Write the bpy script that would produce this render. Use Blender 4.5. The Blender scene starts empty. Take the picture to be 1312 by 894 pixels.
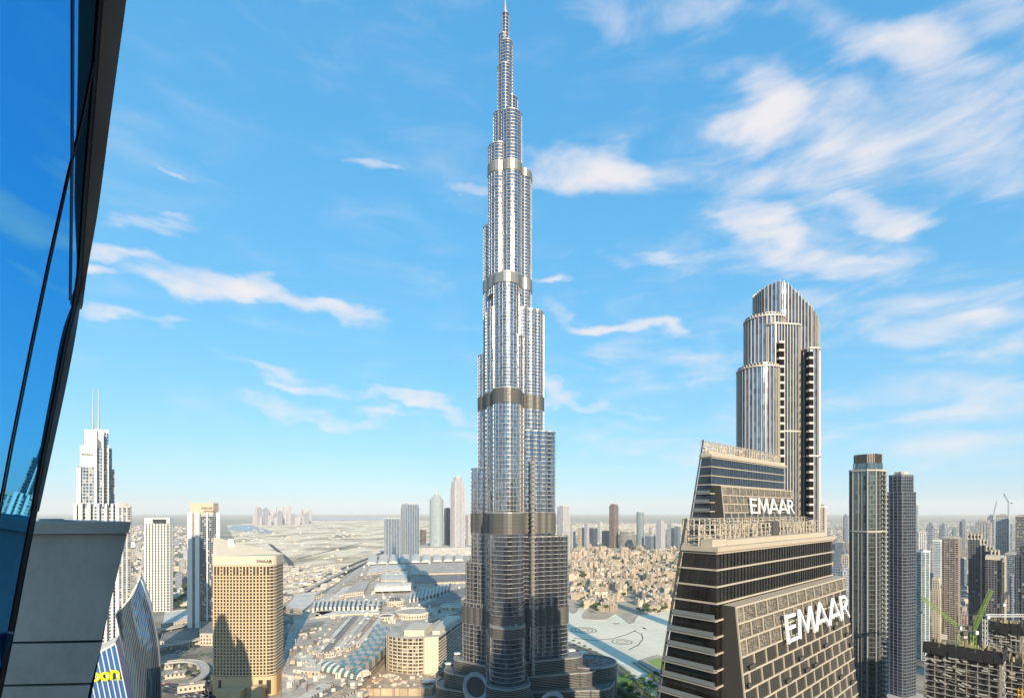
import bpy, bmesh, math, random
from mathutils import Vector, Matrix
R = math.radians
F, H = 656.0, 230.0
SC = bpy.context.scene
COL = SC.collection

# ------------------------------------------------------------------ camera
cam_d = bpy.data.cameras.new('camera'); cam = bpy.data.objects.new('camera', cam_d); COL.objects.link(cam)
cam.location = (0, 0, H); cam.rotation_euler = (R(90), 0, 0)
cam_d.sensor_width = 36; cam_d.lens = 18.0
cam_d.shift_y = 208.0 / 1312.0
cam_d.clip_start = 0.1; cam_d.clip_end = 200000
SC.camera = cam
SC.view_settings.view_transform = 'Standard'; SC.view_settings.look = 'None'
SC.view_settings.gamma = 1; SC.view_settings.use_curve_mapping = False
SC.view_settings.exposure = 0.62

# ------------------------------------------------------------------ sun and sky
SUN_DIR = Vector((0.287, -0.958, 0)).normalized(); EL = R(21)
sd = Vector((SUN_DIR.x * math.cos(EL), SUN_DIR.y * math.cos(EL), math.sin(EL)))
sun_d = bpy.data.lights.new('sun', 'SUN'); sun_d.energy = 5.0; sun_d.angle = R(0.5); sun_d.color = (1, .84, .63)
sun = bpy.data.objects.new('sun', sun_d); COL.objects.link(sun)
sun.rotation_euler = sd.to_track_quat('Z', 'Y').to_euler()

W = bpy.data.worlds.new('World'); SC.world = W; W.use_nodes = True
nt = W.node_tree; nt.nodes.clear()
def N(t, tree=None, **kw):
    n = (tree or nt).nodes.new(t)
    for k, v in kw.items(): setattr(n, k, v)
    return n
def L(a, b, tree=None): (tree or nt).links.new(a, b)
def M(op, a, b=None, c=None, tree=None, clamp=False):
    tr = tree or nt
    n = tr.nodes.new('ShaderNodeMath'); n.operation = op; n.use_clamp = clamp
    for i, v in enumerate((a, b, c)):
        if v is None: continue
        if hasattr(v, 'links'): tr.links.new(v, n.inputs[i])
        else: n.inputs[i].default_value = v
    return n.outputs[0]
sky = N('ShaderNodeTexSky', sky_type='NISHITA'); sky.sun_disc = False
sky.sun_elevation = EL; sky.sun_rotation = math.atan2(SUN_DIR.x, SUN_DIR.y)
sky.altitude = 200; sky.air_density = 1.0; sky.dust_density = 0.6; sky.ozone_density = 2.5
hs = N('ShaderNodeHueSaturation'); hs.inputs['Hue'].default_value = .492; hs.inputs['Saturation'].default_value = 1.3; hs.inputs['Value'].default_value = 1.5
L(sky.outputs[0], hs.inputs['Color'])
# camera-like tone response of the sky, channel by channel
scs = N('ShaderNodeSeparateColor'); L(hs.outputs[0], scs.inputs[0]); sk2 = N('ShaderNodeCombineColor')
for i_, (g_, k_) in enumerate(((.52, 1.25), (.40, 2.55), (.28, 4.2))): L(M('MULTIPLY', M('POWER', scs.outputs[i_], g_), k_), sk2.inputs[i_])
tc = N('ShaderNodeTexCoord'); sx = N('ShaderNodeSeparateXYZ'); L(tc.outputs['Generated'], sx.inputs[0])
X_, Y_, Z_ = sx.outputs
front = M('GREATER_THAN', Y_, 0.05)
ys = M('MAXIMUM', Y_, 0.05)
U_ = M('DIVIDE', X_, ys); V_ = M('DIVIDE', Z_, ys)
# slow warp so the cloud banks have uneven outlines
nw = N('ShaderNodeTexNoise'); nw.inputs['Scale'].default_value = 7; nw.inputs['Detail'].default_value = 4
mpw = N('ShaderNodeMapping'); mpw.inputs['Scale'].default_value = (1, 1, 2.2); L(tc.outputs['Generated'], mpw.inputs[0]); L(mpw.outputs[0], nw.inputs['Vector'])
sw = N('ShaderNodeSeparateColor'); L(nw.outputs['Color'], sw.inputs[0])
U2 = M('ADD', U_, M('MULTIPLY', M('SUBTRACT', sw.outputs[0], .5), .34))
V2 = M('ADD', V_, M('MULTIPLY', M('SUBTRACT', sw.outputs[1], .5), .15))
banks = [ (1080,330,430,330,0,.40), # px, py, rx, ry, slope deg (down to the right), strength
 (300,372,120,22,12,1.15),(400,392,95,15,12,1.1),(150,334,60,11,8,.95),(140,356,45,9,4,.9),(145,404,60,10,8,.9),(225,413,60,7,8,.8),
 (190,287,75,11,3,.75),(470,212,40,7,0,.6),(345,465,90,12,14,.8),(395,495,95,11,14,.85),(400,528,120,13,10,.9),(500,520,110,10,14,.75),(225,222,35,7,10,.5),
 (765,220,80,32,14,1.0),(600,232,45,10,25,.5),(805,418,115,15,12,.95),(700,360,35,8,5,.8),(760,508,110,9,5,.7),(560,575,160,14,0,.3),
 (985,150,75,70,0,1.05),(1100,175,120,80,0,1.05),(1010,235,190,55,5,.75),(1250,150,140,110,-10,.85),(1190,70,150,42,16,.95),(1140,272,105,20,2,1.0),
 (975,298,90,32,18,1.0),(1050,340,120,26,0,1.0),(860,335,90,20,5,.8),(1020,385,70,20,0,.7),(640,20,10,4,0,.0),(830,12,150,40,10,.6),(1000,20,120,30,5,.55),
 (1190,430,190,30,-3,.85),(1170,375,150,16,0,.55),(1230,500,200,32,0,.8),(900,470,170,22,5,.7),(850,560,240,34,0,.6),(1180,570,230,30,0,.65),(1290,20,90,45,0,.6)]
Msum = None
for (cx, cy, rx, ry, a, s) in banks:
    u0 = (cx - 656) / F; v0 = (655 - cy) / F; rx *= 1.35/F; ry *= 1.4/F; a = R(-a)
    du = M('SUBTRACT', U2, u0); dv = M('SUBTRACT', V2, v0)
    p = M('MULTIPLY_ADD', du, math.cos(a) / rx, M('MULTIPLY', dv, math.sin(a) / rx))
    q = M('MULTIPLY_ADD', du, -math.sin(a) / ry, M('MULTIPLY', dv, math.cos(a) / ry))
    w = M('MULTIPLY', M('POWER', M('SUBTRACT', 1.0, M('MULTIPLY_ADD', p, p, M('MULTIPLY', q, q)), clamp=True), 1.35), s)
    Msum = w if Msum is None else M('SMOOTH_MAX', Msum, w, .25)
Msum = M('MULTIPLY', Msum, front)
mp = N('ShaderNodeMapping'); mp.inputs['Scale'].default_value = (1, 1, 3.2); mp.inputs['Rotation'].default_value = (0, R(9), 0); L(tc.outputs['Generated'], mp.inputs[0])
nz = N('ShaderNodeTexNoise'); nz.inputs['Scale'].default_value = 6.5; nz.inputs['Detail'].default_value = 9; nz.inputs['Roughness'].default_value = .56; nz.inputs['Distortion'].default_value = .5
L(mp.outputs[0], nz.inputs['Vector'])
val = M('ADD', M('MULTIPLY', Msum, .95), M('MULTIPLY', M('MULTIPLY', M('SUBTRACT', nz.outputs['Fac'], .5), 1.9), M('MULTIPLY_ADD', Msum, 2.2, .2, clamp=True)))
mr = N('ShaderNodeMapRange', interpolation_type='SMOOTHSTEP'); L(val, mr.inputs[0]); mr.inputs[1].default_value = .12; mr.inputs[2].default_value = 1.3
up = N('ShaderNodeMapRange', interpolation_type='SMOOTHSTEP'); L(Z_, up.inputs[0]); up.inputs[1].default_value = .0; up.inputs[2].default_value = .1
dens = M('MULTIPLY', M('MULTIPLY', mr.outputs[0], up.outputs[0]), .93)
mx = N('ShaderNodeMix', data_type='RGBA'); L(dens, mx.inputs[0]); L(sk2.outputs[0], mx.inputs[6]); mx.inputs[7].default_value = (6.9, 6.6, 6.7, 1)
bg = N('ShaderNodeBackground'); bg.inputs['Strength'].default_value = .087
wo = N('ShaderNodeOutputWorld'); L(mx.outputs[2], bg.inputs[0]); L(bg.outputs[0], wo.inputs[0])

SC.cycles.volume_bounces = 1 if hasattr(SC, 'cycles') else 0
SC.cycles.max_bounces = 6; SC.cycles.diffuse_bounces = 2; SC.cycles.glossy_bounces = 3; SC.cycles.transmission_bounces = 2

# ------------------------------------------------------------------ pixel helpers (a sight line cut by a real plane)
def P(px, py, z=0.0):
    y = (H - z) * F / (py - 655.0); return ((px - 656) / F * y, y)
def XA(px, y): return (px - 656) / F * y
def ZA(py, y): return H + (655 - py) / F * y

# ------------------------------------------------------------------ materials
MATS = {}
def mat(name, col, rough=.7, metal=0.0, spec=.5, noise=0.0, nscale=.2, bump=0.0, coords='Object', emit=None):
    if name in MATS: return MATS[name]
    m = bpy.data.materials.new(name); m.use_nodes = True; t = m.node_tree; b = t.nodes['Principled BSDF']
    b.inputs['Base Color'].default_value = (*col, 1); b.inputs['Roughness'].default_value = rough; b.inputs['Metallic'].default_value = metal
    b.inputs['Specular IOR Level'].default_value = spec
    if noise:
        c = N('ShaderNodeTexCoord', t); n1 = N('ShaderNodeTexNoise', t); n1.inputs['Scale'].default_value = nscale; n1.inputs['Detail'].default_value = 6
        L(c.outputs[coords], n1.inputs['Vector'], t)
        n2 = N('ShaderNodeTexNoise', t); n2.inputs['Scale'].default_value = nscale * 7; n2.inputs['Detail'].default_value = 3; L(c.outputs[coords], n2.inputs['Vector'], t)
        s = M('ADD', n1.outputs[0], M('MULTIPLY', n2.outputs[0], .6, tree=t), tree=t)
        f = M('MULTIPLY_ADD', M('SUBTRACT', s, .8, tree=t), noise * 2.4, 1.0, tree=t)
        v = N('ShaderNodeVectorMath', t, operation='SCALE'); v.inputs[0].default_value = col; L(f, v.inputs[3], t); L(v.outputs[0], b.inputs['Base Color'], t)
        if bump:
            bp = N('ShaderNodeBump', t); bp.inputs['Strength'].default_value = bump; L(s, bp.inputs['Height'], t); L(bp.outputs[0], b.inputs['Normal'], t)
    MATS[name] = m; return m

def facade(name, wall, glass, fl=3.8, bay=3.2, a=.18, bb=.28, wr=.75, gr=.12, gm=.0, gs=.9, var=.6, wallnoise=.12, curtain=.12):
    """UV = metres along the wall, metres up. a / bb = share of a bay / of a storey taken by wall."""
    if name in MATS: return MATS[name]
    m = bpy.data.materials.new(name); m.use_nodes = True; t = m.node_tree; b = t.nodes['Principled BSDF']
    uv = N('ShaderNodeUVMap', t); s = N('ShaderNodeSeparateXYZ', t); L(uv.outputs[0], s.inputs[0], t)
    u = M('DIVIDE', s.outputs[0], bay, tree=t); v = M('DIVIDE', s.outputs[1], fl, tree=t)
    fu = M('FRACT', u, tree=t); fv = M('FRACT', v, tree=t)
    win = M('MULTIPLY', M('GREATER_THAN', fu, a, tree=t), M('GREATER_THAN', fv, bb, tree=t), tree=t)
    cb = N('ShaderNodeCombineXYZ', t); L(M('FLOOR', u, tree=t), cb.inputs[0], t); L(M('FLOOR', v, tree=t), cb.inputs[1], t)
    oi = N('ShaderNodeObjectInfo', t); L(M('MULTIPLY', oi.outputs['Random'], 97, tree=t), cb.inputs[2], t)
    wn = N('ShaderNodeTexWhiteNoise', t); L(cb.outputs[0], wn.inputs[0], t)
    g = N('ShaderNodeVectorMath', t, operation='SCALE'); g.inputs[0].default_value = glass
    L(M('MULTIPLY_ADD', wn.outputs[0], var * 2, 1 - var, tree=t), g.inputs[3], t)
    cur = N('ShaderNodeMix', t, data_type='RGBA'); L(M('LESS_THAN', wn.outputs[0], curtain, tree=t), cur.inputs[0], t); L(g.outputs[0], cur.inputs[6], t)
    cur.inputs[7].default_value = (.34, .32, .29, 1)
    nn = N('ShaderNodeTexNoise', t); nn.inputs['Scale'].default_value = .08; nn.inputs['Detail'].default_value = 5
    oc = N('ShaderNodeTexCoord', t); L(oc.outputs['Object'], nn.inputs[0], t)
    wv = N('ShaderNodeVectorMath', t, operation='SCALE'); wv.inputs[0].default_value = wall
    L(M('MULTIPLY_ADD', M('SUBTRACT', nn.outputs[0], .5, tree=t), wallnoise * 5, 1, tree=t), wv.inputs[3], t)
    mixc = N('ShaderNodeMix', t, data_type='RGBA'); L(win, mixc.inputs[0], t); L(wv.outputs[0], mixc.inputs[6], t); L(cur.outputs[2], mixc.inputs[7], t)
    L(mixc.outputs[2], b.inputs['Base Color'], t)
    L(M('MULTIPLY_ADD', win, gr - wr, wr, tree=t), b.inputs['Roughness'], t)
    if gm: L(M('MULTIPLY', win, gm, tree=t), b.inputs['Metallic'], t)
    L(M('MULTIPLY_ADD', win, gs - .3, .3, tree=t), b.inputs['Specular IOR Level'], t)
    bp = N('ShaderNodeBump', t); bp.inputs['Strength'].default_value = .6; bp.inputs['Distance'].default_value = .25; bp.invert = True; L(win, bp.inputs['Height'], t); L(bp.outputs[0], b.inputs['Normal'], t)
    MATS[name] = m; return m

def glassy(name, col, rough=.06, metal=.5, var=.35, cu=1.6, cv=3.8, tilt=.02):
    """coated curtain-wall glass: per-pane tone and a faint per-pane tilt."""
    if name in MATS: return MATS[name]
    m = bpy.data.materials.new(name); m.use_nodes = True; t = m.node_tree; b = t.nodes['Principled BSDF']
    uv = N('ShaderNodeUVMap', t); s = N('ShaderNodeSeparateXYZ', t); L(uv.outputs[0], s.inputs[0], t)
    cb = N('ShaderNodeCombineXYZ', t)
    L(M('FLOOR', M('DIVIDE', s.outputs[0], cu, tree=t), tree=t), cb.inputs[0], t); L(M('FLOOR', M('DIVIDE', s.outputs[1], cv, tree=t), tree=t), cb.inputs[1], t)
    wn = N('ShaderNodeTexWhiteNoise', t); L(cb.outputs[0], wn.inputs[0], t)
    g = N('ShaderNodeVectorMath', t, operation='SCALE'); g.inputs[0].default_value = col
    L(M('MULTIPLY_ADD', wn.outputs[0], var * 2, 1 - var, tree=t), g.inputs[3], t); L(g.outputs[0], b.inputs['Base Color'], t)
    b.inputs['Metallic'].default_value = metal; b.inputs['Roughness'].default_value = rough; b.inputs['Specular IOR Level'].default_value = .8
    ge = N('ShaderNodeNewGeometry', t); sub = N('ShaderNodeVectorMath', t, operation='SUBTRACT'); L(wn.outputs['Color'], sub.inputs[0], t); sub.inputs[1].default_value = (.5, .5, .5)
    sc = N('ShaderNodeVectorMath', t, operation='SCALE'); L(sub.outputs[0], sc.inputs[0], t); sc.inputs[3].default_value = tilt
    ad = N('ShaderNodeVectorMath', t, operation='ADD'); L(ge.outputs['Normal'], ad.inputs[0], t); L(sc.outputs[0], ad.inputs[1], t)
    no = N('ShaderNodeVectorMath', t, operation='NORMALIZE'); L(ad.outputs[0], no.inputs[0], t); L(no.outputs[0], b.inputs['Normal'], t)
    MATS[name] = m; return m

m_conc = mat('concrete_pale', (.42, .39, .34), .85, noise=.12, nscale=.15)
m_white = mat('white_cladding', (.72, .70, .66), .55, noise=.06, nscale=.1)
m_cream = mat('cream_cladding', (.57, .49, .37), .6, noise=.08, nscale=.1)
m_sandst = mat('sandstone', (.55, .39, .215), .75, noise=.1, nscale=.1)
m_steel = mat('steel_silver', (.52, .48, .43), .35, .7)
m_bsteel = mat('steel_bands', (.43, .405, .365), .4, .5, noise=.2, nscale=.2)
m_dsteel = mat('steel_dark', (.10, .095, .085), .5, .4)
m_black = mat('black_rubber', (.012, .012, .013), .9, spec=.05)
m_letter = mat('sign_white', (.85, .85, .86), .5)
m_asph = mat('asphalt', (.055, .055, .058), .85, noise=.2, nscale=.1)
m_line = mat('road_paint', (.75, .75, .72), .7)
m_grass = mat('lawn', (.10, .19, .035), .95, noise=.2, nscale=.3)
m_trunk = mat('bark', (.16, .11, .07), .9)
m_leaf = mat('foliage', (.055, .10, .025), .8, noise=.35, nscale=.8)
m_leaf2 = mat('foliage_bright', (.10, .17, .03), .8, noise=.35, nscale=.8)

def roofmat(name, col, dark=.72, sz=9.0, noise=.3):
    m = bpy.data.materials.new(name); m.use_nodes = True; t = m.node_tree; b = t.nodes['Principled BSDF']; b.inputs['Roughness'].default_value = .85
    c = N('ShaderNodeTexCoord', t); mp_ = N('ShaderNodeMapping', t); mp_.inputs['Rotation'].default_value = (0, 0, R(28)); L(c.outputs['Object'], mp_.inputs[0], t)
    br_ = N('ShaderNodeTexBrick', t); br_.inputs['Scale'].default_value = 1.0; br_.inputs['Brick Width'].default_value = sz * 1.8; br_.inputs['Row Height'].default_value = sz; br_.inputs['Mortar Size'].default_value = .35
    br_.inputs['Color1'].default_value = (1, 1, 1, 1); br_.inputs['Color2'].default_value = (dark, dark, dark, 1); br_.inputs['Mortar'].default_value = (.42, .42, .42, 1); L(mp_.outputs[0], br_.inputs[0], t)
    n = N('ShaderNodeTexNoise', t); n.inputs['Scale'].default_value = .05; n.inputs['Detail'].default_value = 9; n.inputs['Roughness'].default_value = .65; L(c.outputs['Object'], n.inputs[0], t)
    v = N('ShaderNodeVectorMath', t, operation='SCALE'); v.inputs[0].default_value = col; L(M('MULTIPLY_ADD', M('SUBTRACT', n.outputs[0], .5, tree=t), noise * 5, 1, tree=t), v.inputs[3], t)
    w = N('ShaderNodeVectorMath', t, operation='MULTIPLY'); L(v.outputs[0], w.inputs[0], t); L(br_.outputs[0], w.inputs[1], t); L(w.outputs[0], b.inputs['Base Color'], t)
    MATS[name] = m; return m
m_roof = roofmat('roof_grey', (.30, .27, .235)); m_rooflt = roofmat('roof_pale', (.54, .48, .40))
# ------------------------------------------------------------------ mesh builder
class MB:
    def __init__(s): s.v = []; s.f = []; s.uv = []; s.m = []
    def face(s, pts, uv=None, m=0):
        i = len(s.v); s.v += [tuple(p) for p in pts]; s.f.append(tuple(range(i, i + len(pts))))
        s.uv += list(uv) if uv else [(p[0], p[1]) for p in pts]; s.m.append(m); return s
    def prism(s, plan, z0, z1, m=0, cap=0, top=None, bottom=True, ztop=None, u0=0.0, vz=0.0):
        n = len(plan); top = top or plan; u = u0
        zt = [ztop(*top[i]) for i in range(n)] if ztop else [z1] * n
        for i in range(n):
            j = (i + 1) % n; a, b_ = plan[i], plan[j]; c, d = top[j], top[i]
            l = math.dist(a, b_)
            s.face([(a[0], a[1], z0), (b_[0], b_[1], z0), (c[0], c[1], zt[j]), (d[0], d[1], zt[i])],
                   [(u, z0 - vz), (u + l, z0 - vz), (u + l, zt[j] - vz), (u, zt[i] - vz)], m)
            u += l
        s.face([(top[i][0], top[i][1], zt[i]) for i in range(n)], None, cap)
        if bottom: s.face([(plan[i][0], plan[i][1], z0) for i in reversed(range(n))], None, cap)
        return s
    def box(s, x, y, z, dx, dy, dz, rot=0.0, m=0, cap=None):
        c, n = math.cos(rot), math.sin(rot)
        pl = [(x + c * a - n * b, y + n * a + c * b) for a, b in ((-dx/2, -dy/2), (dx/2, -dy/2), (dx/2, dy/2), (-dx/2, dy/2))]
        return s.prism(pl, z, z + dz, m, m if cap is None else cap)
    def beam(s, p, q, w, h=None, m=0):
        p, q = Vector(p), Vector(q); h = h or w; d = (q - p)
        if d.length < 1e-6: return s
        d.normalize(); r = d.cross(Vector((0, 0, 1)))
        if r.length < 1e-3: r = Vector((1, 0, 0))
        r.normalize(); t = r.cross(d); r *= w / 2; t *= h / 2
        A = [p - r - t, p + r - t, p + r + t, p - r + t]; B = [q - r - t, q + r - t, q + r + t, q - r + t]
        for i in range(4):
            j = (i + 1) % 4; s.face([A[i], A[j], B[j], B[i]], None, m)
        s.face(A[::-1], None, m); s.face(B, None, m); return s
    def slab(s, pts3, off, m=0):
        """a flat polygon given thickness off (vector)"""
        pts3 = [Vector(p) for p in pts3]; o = Vector(off); q = [p + o for p in pts3]; n = len(pts3)
        s.face(pts3, None, m); s.face(q[::-1], None, m)
        for i in range(n):
            j = (i + 1) % n; s.face([pts3[j], pts3[i], q[i], q[j]], None, m)
        return s
    def build(s, name, mats, parent=None, smooth=False):
        me = bpy.data.meshes.new(name); me.from_pydata(s.v, [], s.f)
        ul = me.uv_layers.new(name='UVMap'); ul.data.foreach_set('uv', [c for p in s.uv for c in p])
        mats = mats if isinstance(mats, (list, tuple)) else [mats]
        for m in mats: me.materials.append(m)
        me.polygons.foreach_set('material_index', s.m)
        if smooth: me.polygons.foreach_set('use_smooth', [True] * len(s.f))
        me.update(); bm = bmesh.new(); bm.from_mesh(me)
        bmesh.ops.remove_doubles(bm, verts=bm.verts, dist=.0005)
        bmesh.ops.recalc_face_normals(bm, faces=bm.faces); bm.to_mesh(me); bm.free()
        o = bpy.data.objects.new(name, me); COL.objects.link(o)
        if parent: o.parent = parent; o.matrix_parent_inverse = parent.matrix_world.inverted() if False else Matrix.Identity(4)
        return o
def tag(o, label=None, cat=None, group=None, kind=None):
    if label: o['label'] = label
    if cat: o['category'] = cat
    if group: o['group'] = group
    if kind: o['kind'] = kind
    return o
def thing(name, label, cat, group=None, loc=(0, 0, 0)):
    o = bpy.data.objects.new(name, None); COL.objects.link(o); o.location = loc
    return tag(o, label, cat, group)
def struct(name, b, m): return tag(b.build(name, m), kind='structure')
def copy_thing(o, loc, rz=0.0, label=None, scale=None):
    c = o.copy(); COL.objects.link(c); c.location = loc; c.rotation_euler = (0, 0, rz)
    if scale: c.scale = scale
    if label: c['label'] = label
    for ch in o.children:
        d = ch.copy(); COL.objects.link(d); d.parent = c
        for g in ch.children:
            e = g.copy(); COL.objects.link(e); e.parent = d
    return c
def offset(plan, d):
    n = len(plan); out = []
    for i in range(n):
        p, a, b_ = Vector(plan[i]), Vector(plan[i - 1]), Vector(plan[(i + 1) % n])
        e1 = (p - a).normalized(); e2 = (b_ - p).normalized()
        n1 = Vector((e1.y, -e1.x)); n2 = Vector((e2.y, -e2.x)); mm = n1 + n2
        if mm.length < 1e-4: mm = n1.copy()
        mm.normalize(); k = d / max(.35, mm.dot(n1)); out.append(tuple(p + mm * k))
    return out
def rect(cx, cy, w, d, rot=0):
    c, s = math.cos(rot), math.sin(rot)
    return [(cx + c * a - s * b, cy + s * a + c * b) for a, b in ((-w/2, -d/2), (w/2, -d/2), (w/2, d/2), (-w/2, d/2))]
def rrect(cx, cy, w, d, r, rot=0, n=6):
    pts = []
    for sx_, sy_, a0 in ((1, -1, -90), (1, 1, 0), (-1, 1, 90), (-1, -1, 180)):
        for k in range(n + 1):
            a = R(a0 + 90 * k / n); pts.append((sx_ * (w/2 - r) + r * math.cos(a), sy_ * (d/2 - r) + r * math.sin(a)))
    c, s = math.cos(rot), math.sin(rot); return [(cx + c * a - s * b, cy + s * a + c * b) for a, b in pts]
def circ(cx, cy, rx, ry=None, n=24, rot=0):
    ry = ry or rx; c, s = math.cos(rot), math.sin(rot); o = []
    for k in range(n):
        a = 2 * math.pi * k / n; x, y = rx * math.cos(a), ry * math.sin(a); o.append((cx + c * x - s * y, cy + s * x + c * y))
    return o
def bands(plan, z0, z1, step, th, out, m=0, b=None, zoff=0):
    b = b or MB(); pl = offset(plan, out); z = z0 + zoff
    while z < z1 - th * .5: b.prism(pl, z, z + th, m, m); z += step
    return b
def walk(plan, sp, start=0.0):
    """points every sp metres round a plan, with outward normal"""
    n = len(plan); out = []; need = start
    for i in range(n):
        a, c = Vector(plan[i]), Vector(plan[(i + 1) % n]); l = (c - a).length
        if l < 1e-6: continue
        e = (c - a) / l; t = need
        while t < l: out.append((a + e * t, Vector((e.y, -e.x)))); t += sp
        need = t - l
    return out
def fins(plan, sp, w, d, z0, z1, m=0, b=None, start=0.0, ztop=None):
    b = b or MB()
    for p, n in walk(plan, sp, start):
        zt = ztop(p.x, p.y) if ztop else z1
        if zt <= z0: continue
        b.box(p.x + n.x * d/2, p.y + n.y * d/2, z0, w, d + .1, zt - z0, math.atan2(n.y, n.x) - math.pi / 2, m)
    return b

# ------------------------------------------------------------------ ground, water and roads
def ground_material():
    m = bpy.data.materials.new('ground'); m.use_nodes = True; t = m.node_tree; b = t.nodes['Principled BSDF']; b.inputs['Roughness'].default_value = .95
    c = N('ShaderNodeTexCoord', t)
    def noise(sc, det=6): n = N('ShaderNodeTexNoise', t); n.inputs['Scale'].default_value = sc; n.inputs['Detail'].default_value = det; L(c.outputs['Object'], n.inputs[0], t); return n.outputs[0]
    r = N('ShaderNodeValToRGB', t); L(M('ADD', M('MULTIPLY', noise(.0016, 9), .65, tree=t), M('MULTIPLY', noise(.02, 6), .35, tree=t), tree=t), r.inputs[0], t)
    e = r.color_ramp.elements; e[0].position = .36; e[0].color = (.13, .13, .10, 1); e[1].position = .62; e[1].color = (.44, .37, .28, 1)
    x = r.color_ramp.elements.new(.47); x.color = (.25, .215, .165, 1)
    vo = N('ShaderNodeTexVoronoi', t); vo.inputs['Scale'].default_value = .035; L(c.outputs['Object'], vo.inputs['Vector'], t)
    s = N('ShaderNodeSeparateColor', t); L(vo.outputs['Color'], s.inputs[0], t)
    v = N('ShaderNodeVectorMath', t, operation='SCALE'); L(r.outputs[0], v.inputs[0], t); L(M('MULTIPLY_ADD', s.outputs[0], .7, .6, tree=t), v.inputs[3], t)
    L(v.outputs[0], b.inputs['Base Color'], t); return m
g = MB(); S = 42000
g.face([(-S, -S, 0), (S, -S, 0), (S, S, 0), (-S, S, 0)]); struct('ground', g, ground_material())
def sand_material():
    m = bpy.data.materials.new('desert_sand'); m.use_nodes = True; t = m.node_tree; b = t.nodes['Principled BSDF']; b.inputs['Roughness'].default_value = .95; b.inputs['Specular IOR Level'].default_value = .1
    c = N('ShaderNodeTexCoord', t); mp_ = N('ShaderNodeMapping', t); mp_.inputs['Scale'].default_value = (1, .5, 1); L(c.outputs['Object'], mp_.inputs[0], t)
    n = N('ShaderNodeTexNoise', t); n.inputs['Scale'].default_value = .0035; n.inputs['Detail'].default_value = 10; n.inputs['Roughness'].default_value = .62; L(mp_.outputs[0], n.inputs[0], t)
    r = N('ShaderNodeValToRGB', t); L(n.outputs[0], r.inputs[0], t); e = r.color_ramp.elements
    e[0].position = .33; e[0].color = (.15, .15, .10, 1); e[1].position = .7; e[1].color = (.88, .74, .54, 1)
    x = r.color_ramp.elements.new(.44); x.color = (.50, .40, .27, 1); x = r.color_ramp.elements.new(.52); x.color = (.80, .65, .46, 1)
    L(r.outputs[0], b.inputs['Base Color'], t); return m
m_sand = sand_material()
def sheet(name, pix, z, m, zz=0.0):
    b = MB(); pts = [P(x, y, 0) for x, y in pix]; b.face([(x, y, z) for x, y in pts]); return struct(name, b, m)
sheet('desert', [(255, 760), (250, 715), (300, 690), (290, 672), (400, 667), (500, 666), (600, 668), (600, 700), (490, 712), (420, 740), (365, 765)], .12, m_sand)
sheet('desert_far', [(700, 672), (900, 670), (1010, 671), (1005, 682), (850, 684), (705, 686)], .12, m_sand)
m_sea = mat('sea_water', (.10, .16, .20), .25)
sheet('creek_water', [(395, 663.5), (500, 662.5), (500, 665), (430, 666), (392, 665.5)], .25, m_sea)
sheet('lagoon_water', [(300, 672), (322, 672.5), (345, 679), (352, 683), (330, 682), (290, 679)], .25, m_sea)

def lake_mat():
    return mat('lake_water', (.74, .66, .49), .5, spec=.12, noise=.2, nscale=.009, bump=.25)
LAKE = [(715, 775), (735, 786), (744, 776), (756, 775), (747, 791), (774, 794), (790, 787), (809, 799), (818, 789), (839, 783), (859, 769), (900, 765), (900, 905), (860, 900), (838, 893), (800, 856), (770, 838), (732, 824), (700, 815)]
def smooth(pts, k=6):
    o = []; n = len(pts)
    for i in range(n):
        a, b0, b1, c = [Vector(pts[(i + j) % n]) for j in (-1, 0, 1, 2)]
        for q in range(k): t = q/k; o.append(tuple(.5*((2*b0) + (-a + b1)*t + (2*a - 5*b0 + 4*b1 - c)*t*t + (-a + 3*b0 - 3*b1 + c)*t**3)))
    return o
sheet('old_town_ground', [(722, 702), (900, 700), (930, 790), (800, 803), (700, 806)], .04, mat('tan_paving', (.42, .34, .24), .9, noise=.35, nscale=.03))
sheet('fountain_lake', smooth(LAKE), .10, lake_mat())
m_pave = mat('paving', (.40, .335, .26), .85, noise=.2, nscale=.05)
sheet('mall_forecourt', [(360, 900), (380, 760), (470, 716), (600, 712), (606, 900)], .06, m_pave)
sheet('gardens_with_dark_apron', [(560, 900), (560, 800), (700, 800), (735, 824), (772, 838), (802, 856), (845, 898), (900, 2500), (440, 2500)], .05, mat('garden_paving_darkened', (.12, .12, .095), .85, noise=.35, nscale=.03))  # gardens, extended unseen towards the camera and darkened for the tower's reflections
g = MB(); g.face([(-420, -1600, .02), (520, -1600, .02), (520, 560, .02), (-420, 560, .02)]); struct('added_dark_ground', g, mat('reflected_dark_ground', (.045, .05, .045), .9, noise=.4, nscale=.02))  # unseen dark sheet added so the lower tower glass reflects dark
sheet('garden_lawn', [(784, 868), (800, 862), (812, 876), (806, 884), (785, 878)], .12, m_grass)

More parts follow.
